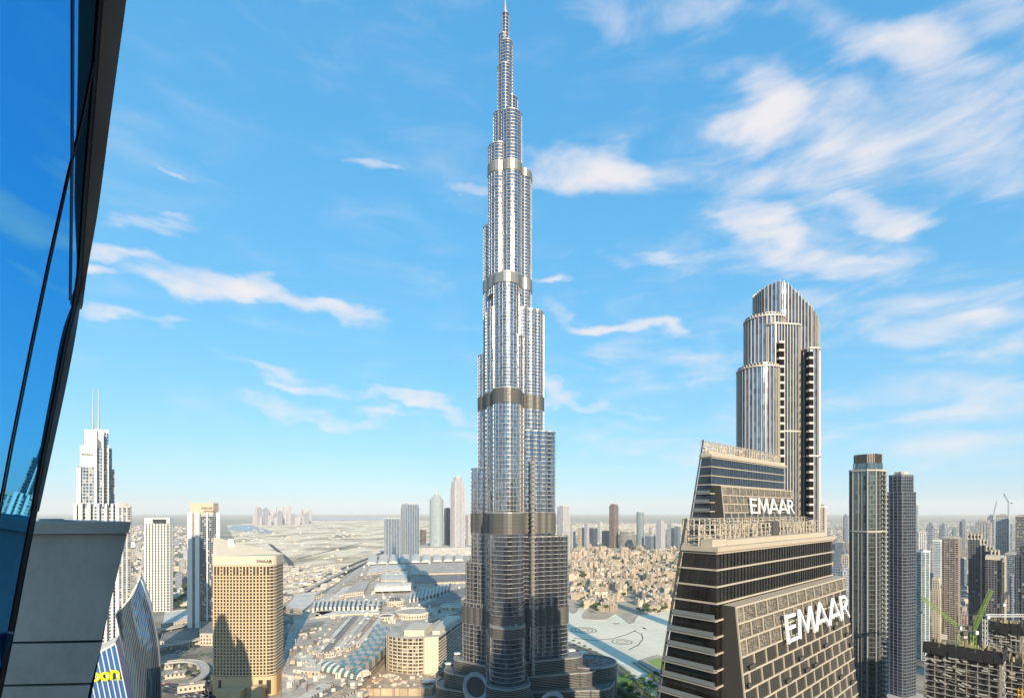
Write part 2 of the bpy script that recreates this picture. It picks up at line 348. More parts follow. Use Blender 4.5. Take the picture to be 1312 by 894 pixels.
ew = MB(); lk = smooth(LAKE); lk = [P(x, y) for x, y in lk]
for a, c in zip(lk, lk[1:] + lk[:1]): ew.beam((*a, .5), (*c, .5), 2.6, 1.4)
struct('lake_edge', ew, m_conc)
def ribbon(name, pts, w, z=.15, m=None, lines=True, deck=0.0):
    """road along points (x, y, z)"""
    m = m or m_asph; b = MB(); pts = [Vector(p if len(p) == 3 else (*p, 0)) for p in pts]
    # smooth subdivision (Catmull-Rom)
    q = []
    for i in range(len(pts) - 1):
        a, b0, b1, c = pts[max(i-1, 0)], pts[i], pts[i+1], pts[min(i+2, len(pts)-1)]
        for k in range(10):
            s = k / 10; q.append(.5 * ((2*b0) + (-a + b1)*s + (2*a - 5*b0 + 4*b1 - c)*s*s + (-a + 3*b0 - 3*b1 + c)*s**3))
    q.append(pts[-1]); L_, R_ = [], []
    nr = []
    for i, p in enumerate(q):
        d = (q[min(i+1, len(q)-1)] - q[max(i-1, 0)]); d.z = 0; d.normalize(); nr.append(Vector((-d.y, d.x, 0)))
    def strip(o0, o1, dz, mi):
        for i in range(len(q) - 1):
            b.face([q[i] + nr[i]*o0 + Vector((0,0,dz)), q[i] + nr[i]*o1 + Vector((0,0,dz)), q[i+1] + nr[i+1]*o1 + Vector((0,0,dz)), q[i+1] + nr[i+1]*o0 + Vector((0,0,dz))], None, mi)
    strip(w/2, -w/2, z, 0)
    if lines:
        k = -w/2 + .6
        while k < w/2: strip(k + .25, k, z + .03, 1); k += w / max(1, round(w / 7.2)) * .98
    if deck:
        for sgn in (1, -1):
            strip(sgn*(w/2), sgn*(w/2 + .5), z + .9, 2)
            for i in range(len(q) - 1):
                for o in (w/2, w/2 + .5):
                    b.face([q[i] + nr[i]*o*sgn + Vector((0,0,z-deck)), q[i+1] + nr[i+1]*o*sgn + Vector((0,0,z-deck)), q[i+1] + nr[i+1]*o*sgn + Vector((0,0,z+.9)), q[i] + nr[i]*o*sgn + Vector((0,0,z+.9))], None, 2)
        strip(w/2, -w/2, z - deck, 2)
        for i in range(3, len(q), 5): b.box(q[i].x, q[i].y, 0, 2.4, w*.5, q[i].z + z - deck + .02, math.atan2(nr[i].y, nr[i].x) - math.pi/2, 2)
    o = tag(b.build(name, [m, m_line, m_conc]), kind='structure'); o['path'] = 1
    return q, nr, z
PX = lambda l, z=0: [(*P(x, y, z), z) for x, y in l]
roads = []
roads.append((ribbon('highway', PX([(120, 850), (200, 838), (290, 815), (350, 790), (400, 757), (440, 735), (490, 712), (520, 700), (545, 690)]), 34), 34))
roads.append((ribbon('highway_return', PX([(120, 826), (200, 818), (285, 797), (345, 772), (400, 745), (450, 724), (500, 704), (530, 694)]), 26), 26))
roads.append((ribbon('service_road', PX([(190, 872), (240, 862), (262, 872), (268, 905)]), 16), 16))
roads.append((ribbon('boulevard', PX([(160, 893), (205, 880), (232, 884), (262, 893), (300, 920)]), 30), 30))
roads.append((ribbon('flyover', PX([(150, 812), (205, 806), (245, 798), (290, 786), (330, 770)], 12), 15, z=.1, m=m_conc, deck=1.6), 15))
roads.append((ribbon('flyover_ramp', PX([(150, 858), (200, 850), (236, 846), (258, 850), (262, 862), (246, 874)], 9), 10, z=.1, m=m_conc, deck=1.5), 10))
roads.append((ribbon('metro_viaduct', PX([(150, 830), (205, 827), (250, 819), (290, 808), (345, 786), (400, 752), (445, 730), (500, 706)], 10), 9, z=.1, m=m_conc, lines=False, deck=1.6), 9))
ribbon('desert_road', PX([(345, 696), (352, 702), (368, 716), (378, 728), (400, 733)]), 24, lines=False)
ribbon('desert_track', PX([(262, 690), (300, 686), (345, 690), (400, 691), (480, 690)]), 22, lines=False)
ribbon('desert_track', PX([(300, 704), (340, 699), (420, 697), (490, 700)]), 16, lines=False)
ribbon('desert_track', PX([(380, 716), (420, 706), (470, 694), (520, 686)]), 16, lines=False)
ribbon('desert_track', PX([(340, 676), (420, 676), (520, 677)]), 22, lines=False)
ribbon('city_road', PX([(150, 770), (215, 760), (262, 742), (300, 725)]), 20)
ribbon('lakeside_road', PX([(705, 728), (760, 724), (840, 722), (880, 716)]), 16)
for k in range(7):
    y0 = 500 + k * 190; ribbon('east_road', [(420, y0 + 150, 0), (800, y0 + 500, 0), (1500, y0 + 1130, 0)], 16)
for k in range(5): ribbon('cross_road', [(500 + k*170, 1500, 0), (1000 + k*190, 940 + k*10, 0), (1500 + k*200, 420, 0)], 14)

# ------------------------------------------------------------------ the supertall tower
AX, AY = -7.3, 602.0
tower = thing('supertall_tower', 'silver supertall needle tower with stepped three-winged shaft and spire, taller than everything else', 'skyscraper', loc=(0, 0, 0))
g_up = glassy('tower_glass', (.27, .285, .325), .12, .93, .4, 1.5, 3.85, .05)
MECH = [(620, 632), (488, 502), (350, 366), (205, 228), (96, 116)]
def lobed(cx, cy, ang, Lw, r, bays=True):
    """plan of one wing: rounded nose at distance Lw, sides with shallow scallops"""
    c, s = math.cos(ang), math.sin(ang); pts = []
    def add(a, b_): pts.append((cx + c*a - s*b_, cy + s*a + c*b_))
    nb = max(1, int((Lw - r) / 9.0)); seg = (Lw - r) / nb; bulge = 1.7 if bays else 0
    for k in range(nb):
        for j in range(6):
            t = j / 6; add(k*seg + t*seg, -r*.97 - bulge*math.sin(math.pi*t))
    for k in range(15):
        a = -math.pi/2 + math.pi*k/14; rr = r * (1 + .07*abs(math.sin(a*3 + math.pi/2))); add(Lw - r + rr*math.cos(a), rr*math.sin(a))
    for k in reversed(range(nb)):
        for j in reversed(range(6)):
            t = j / 6; add(k*seg + t*seg, r*.97 + bulge*math.sin(math.pi*t))
    add(-2, r*.9); add(-2, -r*.9)
    return pts
WINGS = { # angle: tiers (reach, half width, top)
 -87: [(27, 14.5, 499), (40, 15.3, 366), (52, 18.0, 228), (64, 18.4, 106)],
 20: [(31, 13.5, 628), (46.5, 13.5, 466), (62, 14.5, 324), (79, 15, 200)],
 145: [(29, 13, 566), (37, 13, 415), (48, 14, 281), (56, 14.5, 168), (61, 15, 120)]}
body, bnd, fin, mech, ter = MB(), MB(), MB(), MB(), MB()
def tier(plan, z0, z1, fins_low=False):
    body.prism(plan, z0, z1, 0, 1, bottom=False)
    z = z0
    while z < z1 - 1:
        if any(a - .1 <= z < b - .1 for a, b in MECH): z += 3.85; continue
        bnd.prism(offset(plan, .5 if z < 345 else .34), z, z + .5, 0, 0); z += 5.0 if z < 345 else 3.85
    for p, n in (walk(plan, 4.4 if z1 > 340 else 6.0, 1.0) if z1 > 340 or fins_low else []):
        fin.box(p.x + n.x*.2, p.y + n.y*.2, z0, .24, .5, z1 - z0 + .6, math.atan2(n.y, n.x) - math.pi/2)
    for a, b in MECH:
        a2, b2 = max(a, z0), min(b, z1)
        if b2 - a2 > 4:
            mech = MB(); mech.prism(offset(plan, .45), a2, b2, 1 if a2 < 400 else 0, 1)
            z = a2
            while z < b2 - .4: mech.prism(offset(plan, .95), z, z + .36, 0, 0); z += 1.5
            mech.build('louvre_band', [mat('louvre_grey', (.22, .21, .195), .5, .3) if a2 < 400 else m_steel, m_dsteel], tower)
    ter = MB(); ter.prism(offset(plan, .5), z1, z1 + 1.1, 0, 1); ter.build('parapet', [m_steel, m_roof], tower)
for ang, tiers in WINGS.items():
    zb = 0
    for i, (l, r, zt) in enumerate(tiers):
        z0 = 0 if i == len(tiers) - 1 else tiers[i+1][2]
        tier(lobed(AX, AY, R(ang), l, r), max(0, z0 - .3), zt, ang == 145)
seam = MB()
for k in range(58): seam.box(XA(683, 585), 585, 4 + k*5.0, 3.0, 5, 1.3, R(-35))
seam.box(XA(683, 586), 586.5, 0, .9, 5, 290, R(-35)); seam.build('balcony_stack', m_bsteel, tower)
# extra bundled bays either side of the wings' roots (they fill the crotches of the Y)
for dx, dy, r, zt in [(-14, -11, 8.5, 462), (12, -12, 8.5, 430), (1, 20, 15, 590)]:
    tier(circ(AX + dx, AY + dy, r, n=20), 0, zt)
# upper bundle of tubes: offset, radius, bottom, top
for dx, dy, r, z0, zt in [(-8, -4, 12.5, 480, 652), (6, -7, 12.5, 480, 688), (0, 6, 13, 480, 640), (5, 2, 9.0, 640, 714), (-5, 1, 9.5, 600, 695), (-1, -3, 8.5, 640, 747), (1.5, 0, 6.3, 700, 779), (-3.2, 0, 4.6, 700, 788), (-.5, 0, 3.9, 770, 813)]:
    tier(circ(AX + dx, AY + dy, r, n=20), z0, zt)
body.build('glass_shaft', [g_up, m_roof], tower)
bnd.build('floor_band', m_bsteel, tower); fin.build('fin', m_steel, tower)
sp = MB(); sp.prism(circ(AX - .8, AY, 2.3, n=12), 813, 822, 0, 0, top=circ(AX - .8, AY, 1.8, n=12)); sp.prism(circ(AX - .8, AY, 1.6, n=12), 822, 832, 0, 0, top=circ(AX - .8, AY, .9, n=12)); sp.prism(circ(AX - .8, AY, .7, n=8), 832, 846, 0, 0, top=circ(AX - .8, AY, .2, n=8))
sp.build('spire', m_steel, tower)
# light bulk on the terraces
random.seed(4); te = MB()
for ang, tiers in WINGS.items():
    for i, (l, r, zt) in enumerate(tiers):
        for k in range(5):
            a, b = l - r + random.uniform(-3, r*.55), random.uniform(-r*.6, r*.6)
            te = MB(); te.box(AX + math.cos(R(ang))*a - math.sin(R(ang))*b, AY + math.sin(R(ang))*a + math.cos(R(ang))*b, zt + 1, random.uniform(1, 3), random.uniform(1, 2.5), random.uniform(.8, 2.2), R(ang)); te.build('terrace_plant', m_rooflt, tower)
# stepped podium terraces with curved louvred walls
pod = MB(); podb = MB(); podr = MB(); pools = MB()
g_pod = glassy('podium_glass', (.10, .11, .12), .15, .5, .4, 2.0, 3.6, .03)
def podium(plan, z0, z1):
    pod.prism(plan, z0, z1, 0, 1, bottom=False)
    z = z0 + .5
    while z < z1: podb.prism(offset(plan, .55), z, z + .55, 0, 0); z += 1.9
    n = len(plan)
    po = offset(plan, .6); pi = offset(plan, -.6)
    for i in range(n):
        j = (i+1) % n; podr.prism([po[i], po[j], pi[j], pi[i]], z1, z1 + 1.6, 0, 0)
for ang, l, r, zt in [(20, 97, 24, 56), (14, 112, 30, 42), (6, 128, 34, 27), (145, 72, 22, 50), (150, 82, 26, 36), (156, 90, 28, 20), (-87, 76, 23, 46), (-87, 86, 28, 28), (75, 80, 30, 30)]:
    podium(lobed(AX, AY, R(ang), l, r, False), 0, zt)
podium(circ(95, 634, 34, 30, n=30), 0, 44)
for x, y, z in [(74, 640, 56.3), (62, 645, 56.3), (88, 632, 56.3), (-68, 640, 52.3), (-80, 645, 38.3)]:
    pools.box(x, y, z, 9, 6, 1.2, R(20))
pd = pod.build('podium', [g_pod, mat('podium_roof', (.16, .15, .14), .85, noise=.3, nscale=.1)], tower)
podb.build('louvre', mat('louvre_bronze', (.24, .215, .175), .45, .3), pd); podr.build('terrace_parapet', m_bsteel, pd); pools.build('terrace_canopy', m_white, pd)
tfr = MB()
for k in range(26):
    a = random.uniform(0, 6.28); rr = random.uniform(0, 24); tfr.box(95 + rr*math.cos(a), 634 + rr*math.sin(a), 44, random.uniform(1, 3.5), random.uniform(1, 3.5), random.uniform(.6, 1.4), random.uniform(0, 3))
tfr.build('terrace_seating', mat('terracotta_fabric', (.38, .16, .12), .9), pd)

def pavilion(cx, cy, rx, ry, h, lab, rot):
    t = thing('entrance_pavilion', lab, 'pavilion', 'oval entrance pavilions of the tower')
    n = 40
    def ring(k, z, tilt): return [(cx + k*(math.cos(rot)*rx*math.cos(a) - math.sin(rot)*ry*math.sin(a)), cy + k*(math.sin(rot)*rx*math.cos(a) + math.cos(rot)*ry*math.sin(a)), z + tilt*k*ry*(math.cos(rot)*math.sin(a))) for a in [2*math.pi*i/n for i in range(n)]]
    T = .62
    b = MB(); lo = ring(.78, 0, 0); hi = ring(.97, h, T)
    for i in range(n):
        j = (i+1) % n; b.face([lo[i], lo[j], hi[j], hi[i]], [(i*2.4, 0), (i*2.4+2.4, 0), (i*2.4+2.4, h), (i*2.4, h)])
    b.build('glass_wall', glassy('pavilion_glass', (.34, .42, .42), .12, .6, .2, 2.4, 4, .02), t)
    b = MB(); ro = ring(1.06, h - .4, T); rt = ring(1.04, h + 1.3, T); ri = ring(.76, h + 1.0, T); rj = ring(.76, h - .6, T)
    for i in range(n):
        j = (i+1) % n
        b.face([ro[i], ro[j], rt[j], rt[i]]); b.face([rt[i], rt[j], ri[j], ri[i]]); b.face([ri[i], ri[j], rj[j], rj[i]]); b.face([ro[j], ro[i], rj[i], rj[j]])
    b.build('roof_rim', m_steel, t)
    b = MB(); b.face(ring(.77, h + .3, T)); b.face(ring(.77, h - .3, T)[::-1]); b.build('roof_disc', mat('bronze_roof', (.075, .035, .028), .5, noise=.15, nscale=.3), t)
    b = MB()
    for i in range(0, n, 2): b.beam(lo[i], hi[i], .35)
    b.build('mullion', m_steel, t)
pavilion(XA(609.5, 548), 548, 13, 16, 42, 'oval pavilion with pale rim and dark brown roof, left of the tower foot', R(12))
pavilion(XA(706, 535), 535, 14, 16, 26, 'oval pavilion with pale rim and brown roof, right of the tower foot', R(-20))

# ------------------------------------------------------------------ slanted twin towers with the big letters
E1 = Vector((.745, .667)); E2 = Vector((-.667, .745))
g_dark = glassy('dark_bronze_glass', (.014, .013, .012), .06, .05, .4, 1.9, 4.0, .012)
g_blue = glassy('smoked_blue_glass', (.035, .048, .065), .07, .3, .3, 1.9, 4.0, .012)
m_trim = mat('beige_trim', (.42, .36, .275), .65, noise=.08, nscale=.3)
m_screen = mat('screen_bronze', (.34, .30, .24), .5, .3)
m_win = glassy('office_window', (.075, .07, .06), .1, .35, .3, 50, 50, .02)
GLY = { # strokes in a unit cell, width 1 height 1
 'E': [((.08,0),(.08,1)), ((.08,.06),(.9,.06)), ((.08,.52),(.8,.52)), ((.08,.94),(.9,.94))],
 'M': [((.04,0),(.16,1)), ((.16,1),(.5,.12)), ((.5,.12),(.84,1)), ((.84,1),(.96,0))],
 'A': [((.0,0),(.46,1)), ((.46,1),(.98,0)), ((.18,.3),(.8,.3))],
 'R': [((.08,0),(.08,1)), ((.08,.94),(.62,.94)), ((.62,.94),(.84,.78)), ((.84,.78),(.84,.64)), ((.84,.64),(.6,.48)), ((.6,.48),(.08,.48)), ((.45,.48),(.95,0))]}
def letter_mesh(ch, o, ux, uz, un, w, h, th, dep):
    b = MB(); o, ux, uz, un = Vector(o), Vector(ux), Vector(uz), Vector(un)
    for (x0, y0), (x1, y1) in GLY[ch]:
        p = o + ux*(x0*w) + uz*(y0*h); q = o + ux*(x1*w) + uz*(y1*h); d = (q - p).normalized(); s = d.cross(un).normalized()*(th/2)
        e = d*th*.30; p -= e; q += e
        b.slab([p - s, p + s, q + s, q - s], un*dep)
    return b
def word(parent, txt, o, ux, uz, un, h, widths, gap, th, dep, m=None, hold=None):
    x = Vector(o)
    for ch, w in zip(txt, widths):
        letter_mesh(ch, x, ux, uz, un, w, h, th, dep).build('letter', m or m_letter, parent); x = x + Vector(ux)*(w + gap)
def slanted(C, zt, gm, lab, seed, zlow=0.0, bk=8.6):
    random.seed(seed); C = Vector(C)
    t = thing('slanted_tower', lab, 'office tower', 'twin slanted dark towers with white letters')
    def Q(s, e, z=None):   # along the front, depth behind the front line
        p = C + E1*s + E2*e; return (p.x, p.y) if z is None else (p.x, p.y, z)
    LEN = 84; back = lambda z: bk + .174*(zt - z)
    # glass body in storeys that get deeper towards the ground
    b = MB(); pl1 = [Q(0, 0), Q(LEN, 0), Q(LEN, back(zt)), Q(0, back(zt))]; pl0 = [Q(0, 0), Q(LEN, 0), Q(LEN, back(0)), Q(0, back(0))]
    b.prism(pl0, 0, zt, 0, 1, top=pl1, bottom=False); b.build('glass_body', [gm, m_roof], t)
    # each storey band
    z = zt; k = 0
    while z > max(zlow, zt - 110):
        bb = MB(); e = back(z) + .5
        bb.prism([Q(-.3, -.3), Q(LEN + .3, -.3), Q(LEN + .5, e), Q(-.3, e)], z - .2, z + .2); bb.build('floor_band', m_trim, t)
        z -= 4; k += 1
    mu = MB()
    for s in [i*1.9 for i in range(1, 44)]: p = Q(s, -.06); mu.box(p[0], p[1], zt - 60, .07, .16, 60, math.atan2(E1.y, E1.x))
    mu.build('mullion', m_black, t)
    # roof: pale upstand wall, plinth, plant
    rf = MB(); rf.prism([Q(-.8, -.8), Q(LEN + .8, -.8), Q(LEN + .8, bk + .8), Q(-.8, bk + .8)], zt + .36, zt + 1.5); rf.prism([Q(8, 1.2), Q(LEN - 2, 1.2), Q(LEN - 2, 3.2), Q(8, 3.2)], zt + 1.5, zt + 2.9)
    rf.prism([Q(0, 1.0), Q(7.4, 1.0), Q(7.4, 4), Q(0, 4)], zt + 1.5, zt + 3.2)
    rf.build('roof_upstand', m_trim, t)
    # crown screen: two rows of lattice behind the roof
    sc = MB(); e0 = bk + .2; hh = 8.2
    for row in (0, 1):
        e = e0 - row*bk*.5; hgt = hh - row*1.5
        for i in range(0, 31):
            s = i*LEN/30; sc.beam(Q(s, e, zt + 1.3), Q(s, e, zt + hgt), .28)
        for j in range(5): z_ = zt + 1.5 + j*(hgt - 1.6)/4; sc.beam(Q(0, e, z_), Q(LEN, e, z_), .26)
        for i in range(150):
            s = random.uniform(0, LEN - 2.6); z_ = zt + random.uniform(1.6, hgt - .4); sc.beam(Q(s, e - .1, z_), Q(s + random.uniform(.8, 2.6), e - .1, z_ + random.choice([0, 0, .5, -.4])), .16)
            sc.beam(Q(s, e - .15, z_), Q(s, e - .15, min(zt + hgt, z_ + random.uniform(.6, 1.9))), .14)
    for i in range(16): s = i*LEN/15; sc.beam(Q(s, e0, zt + hh), Q(s, e0 - bk*.5, zt + hh - 1.5), .2)
    sc.build('crown_screen', m_screen, t)
    # raking frame at the left end
    rk = MB()
    for e_ in (-.05, -.75):
        rk.beam(Q(e_, back(zt - 100) + .45, zt - 100), Q(e_, back(zt + hh) + .45, zt + hh), .24)
    for i in range(27):
        z_ = zt + hh - i*4; e = back(z_) + .45; rk.beam(Q(-.1, e, z_), Q(-.8, e, z_), .18)
    rk.build('raking_frame', m_dsteel, t)
    un = MB(); un.box(*Q(46, 5.5), zt + 1.5, 5, 3, 5.5, math.atan2(E1.y, E1.x)); un.box(*Q(54, 5.5), zt + 4, 9, 1.2, 1, math.atan2(E1.y, E1.x)); un.box(*Q(38, 5.5), zt + 1.5, 1.2, 1.2, 4)
    un.build('cleaning_cradle', m_dsteel, t)
    # front block, leaning outwards as it goes down, staggered framed windows
    zb = zt - 12.6; S0, S1 = 3.0, 86.4; out = lambda z: 3 + .1*(zb - z)
    B = MB(); B.prism([Q(S0, -out(0)), Q(S1, -out(0)), Q(S1, 2), Q(S0, 2)], 0, zb, 0, 1, top=[Q(S0, -3), Q(S1, -3), Q(S1, 2), Q(S0, 2)], bottom=False)
    B.build('front_block', [mat('block_shadow', (.05, .045, .04), .5), m_trim], t)  # near-black block colour puts shade into the open loggias
    FZ = lambda s, z, d=0.0: Q(s, -out(z) - d, z)
    pitch = 3.9; rows = 14; bay = 6.95; z = zb
    nwin = 0
    for r in range(rows):
        ztp, zbt = z, z - pitch
        sp_ = MB(); sp_.slab([FZ(S0, ztp, .02), FZ(S1, ztp, .02), FZ(S1, ztp - .45, .02), FZ(S0, ztp - .45, .02)], Vector((E2.x, E2.y, 0)) * -.3); sp_.build('spandrel', m_trim, t)
        off = 0 if r % 2 else bay/2; s = S0 - off
        while s < S1:
            a, c = max(s, S0), min(s + bay, S1)
            if c - a > .8:
                pr = MB(); pr.slab([FZ(a, ztp - .44, .03), FZ(a + .36, ztp - .44, .03), FZ(a + .36, zbt - .05, .03), FZ(a, zbt - .05, .03)], Vector((E2.x, E2.y, 0)) * -.36); pr.build('pier', m_trim, t)
                frac = (a - S0) / (S1 - S0)
                screen = r == 0 or (r == 1 and frac < .72) or (r == 2 and frac < .32)
                if screen:
                    w_ = MB(); w_.slab([FZ(a + .4, ztp - .5, .02), FZ(c - .05, ztp - .5, .02), FZ(c - .05, zbt, .02), FZ(a + .4, zbt, .02)], Vector((E2.x, E2.y, 0)) * -.05, 1)
                    for k in range(26):
                        x = random.uniform(a + .6, c - 1.4); zz = random.uniform(zbt + .1, ztp - .9); w_.beam(FZ(x, zz, .2), FZ(min(c, x + random.uniform(.6, 2.2)), zz, .2), .09); w_.beam(FZ(x, zz, .2), FZ(x, min(ztp - .5, zz + random.uniform(.4, 1.6)), .2), .09)
                    for k in range(7): x = a + .6 + k*(c - a - .7)/6; w_.beam(FZ(x, ztp - .5, .2), FZ(x, zbt, .2), .1)
                    w_.build('screen_panel', [m_screen, m_dsteel], t)
                elif random.random() < .2 and r > 2:
                    w_ = MB(); mid = a + (c - a)*.5
                    w_.slab([FZ(a + .4, ztp - .5, .06), FZ(mid, ztp - .5, .06), FZ(mid, zbt, .06), FZ(a + .4, zbt, .06)], Vector((E2.x, E2.y, 0)) * -.06); wo_ = w_.build('window', m_win, t); nwin += 1
                    bl = MB(); bl.slab([FZ(mid + .2, zbt + 1.2, .5), FZ(c - .1, zbt + 1.2, .5), FZ(c - .1, zbt + .1, .5), FZ(mid + .2, zbt + .1, .5)], Vector((E2.x, E2.y, 0)) * -.1)
                    bl.beam(FZ(mid + .1, zbt + 1.25, .6), FZ(c, zbt + 1.25, .6), .14); bl.build('balcony_rail', m_dsteel, t)
                else:
                    w_ = MB(); w_.slab([FZ(a + .4, ztp - .5, .06), FZ(c - .05, ztp - .5, .06), FZ(c - .05, zbt, .06), FZ(a + .4, zbt, .06)], Vector((E2.x, E2.y, 0)) * -.06); wo_ = w_.build('window', m_win, t); nwin += 1
                    mm = MB()
                    for k in range(1, 5): x = a + .4 + k*(c - a - .6)/5; mm.beam(FZ(x, ztp - .5, .16), FZ(x, zbt, .16), .07)
                    mm.build('mullion', m_dsteel, wo_)
            s += bay
        z -= pitch
    # corner return balconies on the shaded left end
    for k in range(1, 18):
        z_ = zt - 12 - 4*k; e = back(z_); bl = MB()
        w0 = -1.1 if k % 2 else -1.7
        bl.prism([Q(-.6, -.6), Q(-.6, e), Q(w0, e), Q(w0, -.2)], z_ - .2, z_ + .12); bf = bl.build('balcony', m_screen, t)
        gl = MB(); gl.slab([Q(w0 + .1, 0, z_ + .3), Q(w0 + .1, e - .2, z_ + .3), Q(w0 + .1, e - .2, z_ + 1.35), Q(w0 + .1, 0, z_ + 1.35)], (.05, .02, 0)); gl.beam(Q(w0 + .1, 0, z_ + 1.4), Q(w0 + .1, e - .2, z_ + 1.4), .1)
        gl.build('balustrade', mat('balustrade_glass', (.22, .24, .24), .1, .3), bf)
    # letters
    sg = MB(); zl = zt - 25.0; nn = Vector((-E2.x, -E2.y, .1)).normalized()
    for i in range(14): s = 30 + i*4.2; sg.beam(FZ(s, zl + .5, .2), FZ(s, zl + .7, 1.4), .2); sg.beam(FZ(s, zl + 5.5, .2), FZ(s, zl + 5.5, 1.6), .2)
    so = sg.build('sign', m_dsteel, t)
    ux = Vector((E1.x, E1.y, 0)); uz = Vector((-E2.x*-.1, -E2.y*-.1, 1)); uz = Vector((E2.x*.1, E2.y*.1, 1)).normalized()
    word(so, 'EMAAR', Vector(FZ(27.6, zl, 1.4)), ux, uz, nn, 7.2, [7.2, 12.6, 10.8, 10.8, 7.4], 1.1, .85, .6)
    return t
slanted((48.7, 122.0), 220, g_dark, 'nearer slanted dark tower with large white EMAAR letters, cut off by the bottom edge', 1)
slanted((88.6, 228.0), 254, g_blue, 'farther slanted bluish tower with smaller white EMAAR letters, rising behind its twin', 2, bk=4.4)

# ------------------------------------------------------------------ curved-crown tower
m_fin = mat('pale_fin', (.50, .45, .39), .45, .2)
cr = thing('curved_crown_tower', 'tall ribbed tower with sloping curved crown behind the slanted dark towers', 'skyscraper')
g_cr = glassy('crown_tower_glass', (.24, .25, .28), .12, .8, .35, 2.2, 3.8, .02)
cY = 388; cxm = XA(1006.5, cY)
main = rrect(cxm, cY, 43.5, 32, 13, R(8), 8)
x965, x1047 = XA(966, cY - 8), XA(1048, cY - 8)
def crown(x, y):
    t = (x - x965) / (x1047 - x965); t = max(0, min(1, t))
    z = 391 + 6*math.sin(min(1, t/.3)*math.pi/2) if t < .3 else 397 - 28*((t - .3)/.7)**1.35
    return z
def tall(plan, z1, ztop=None, cap=1, sp=2.6, st=0.6):
    b = MB(); b.prism(plan, 0, z1, 0, cap, ztop=ztop, bottom=False); b.build('glass_body', [g_cr, m_roof], cr)
    f = fins(plan, sp, .42, .8, 0, z1, 0, None, st, ztop=(lambda x, y: ztop(x, y) + .8) if ztop else None); f.build('fin', m_fin, cr)
tall(main, 400, ztop=crown)
lobeB = circ(XA(982, 375), 378, 13.5, 13, n=26); zB = ZA(404, 366); tall(lobeB, zB)
lobeA = circ(XA(974, 365), 368, 13.5, 14, n=28); zA = ZA(468, 354); tall(lobeA, zA)
wingR = rrect(XA(1037.5, 365), 372, 10, 22, 3, R(8), 3); zR = ZA(446, 361); tall(wingR, zR, sp=3.2)
mid = rrect(XA(1007, 362), 372, 24, 18, 4, R(8), 4); zM = ZA(415, 363); tall(mid, zM, sp=2.2)
b = MB()
for pl, zt in ((lobeB, zB), (lobeA, zA), (wingR, zR), (mid, zM)):
    for z in [zt - 76*k for k in range(5)]: b.prism(offset(pl, 1.05), z - .5, z + .6)
b.build('ring_band', m_fin, cr)
for pl, zt in ((lobeB, zB), (lobeA, zA)):
    rl = MB()
    for p, n in walk(pl, 2.2): rl.box(p.x, p.y, zt, .15, .15, 2.0)
    rl.prism(offset(pl, .1), zt + 2.0, zt + 2.2); rl.build('terrace_rail', m_steel, cr)
for px, yy, zt, w in ((1000, 360.5, ZA(438, 362), 3.8), (1037.5, 359.2, ZA(452, 362), 2.8)):
    x = XA(px, yy); rc = MB(); rc.box(x, yy + 1.2, 0, w, 4, zt, R(8)); o = rc.build('balcony_slot_shade', m_black, cr)  # solid black box stands in for the shade of a balcony slot
    z = 120; k = 0
    while z < zt - 1:
        s = MB(); s.box(x, yy - .2, z, w + .5, 3.0, 1.5, R(8)); s.build('balcony', m_fin, cr) if z > 225 - 10 else None
        z += 3.8*1.5; k += 1

# ------------------------------------------------------------------ ribbed neighbours and the rest of the skyline
def ext(plan, ):
    a = [656 + F*x/y for x, y in plan]; return min(a), max(a)
def fit(px0, px1, y, shape):
    """plan whose seen width runs from px0 to px1 with its middle at distance y"""
    w = (px1 - px0) / F * y * .8; cx = XA((px0 + px1)/2, y)
    for _ in range(12):
        a, b = ext(shape(cx, y, w)); w *= (px1 - px0) / (b - a); cx += ((px0 + px1)/2 - (a + b)/2) / F * y
    return shape(cx, y, w), cx, w
def SH(kind='rect', rot=42, asp=.8, r=.2):
    a = R(rot)
    if kind == 'rect': return lambda cx, cy, w: rect(cx, cy, w, w*asp, a)
    if kind == 'round': return lambda cx, cy, w: rrect(cx, cy, w, w*asp, min(w, w*asp)*r, a, 4)
    if kind == 'chamfer': return lambda cx, cy, w: rrect(cx, cy, w, w*asp, min(w, w*asp)*r, a, 1)
    if kind == 'oval': return lambda cx, cy, w: circ(cx, cy, w/2, w*asp/2, 24, a)
def inset(plan, cx, cy, k): return [(cx + (x - cx)*k, cy + (y - cy)*k) for x, y in plan]
FAC = {
 'greywhite': lambda: facade('facade_greywhite', (.50, .49, .47), (.07, .09, .12), 3.6, 3.4, .3, .3),
 'white': lambda: facade('facade_white', (.66, .64, .60), (.06, .08, .10), 3.6, 4.2, .35, .22),
 'cream': lambda: facade('facade_cream', (.58, .50, .39), (.06, .06, .06), 3.5, 3.6, .38, .34),
 'brown': lambda: facade('facade_brown', (.20, .15, .12), (.05, .05, .06), 3.6, 4, .2, .3),
 'dark': lambda: facade('facade_dark', (.10, .11, .12), (.035, .045, .06), 3.7, 3.0, .14, .24),
 'navy': lambda: facade('facade_navy', (.07, .10, .15), (.03, .05, .10), 3.7, 2.6, .1, .2, gm=.3),
 'bluegl': lambda: facade('facade_blue_glass', (.26, .31, .36), (.07, .12, .18), 3.8, 2.4, .12, .2, gm=.4),
 'teal': lambda: facade('facade_teal_glass', (.34, .38, .38), (.08, .16, .18), 3.8, 2.6, .14, .22, gm=.4),
 'paleteal': lambda: facade('facade_pale_teal', (.50, .54, .54), (.14, .22, .25), 3.8, 2.8, .2, .25, gm=.3),
 'lav': lambda: facade('facade_grey_stripes', (.52, .50, .50), (.10, .11, .14), 3.8, 5.5, .45, .15),
 'pink': lambda: facade('facade_pinkish', (.46, .36, .31), (.07, .07, .08), 3.6, 3.4, .35, .3)}
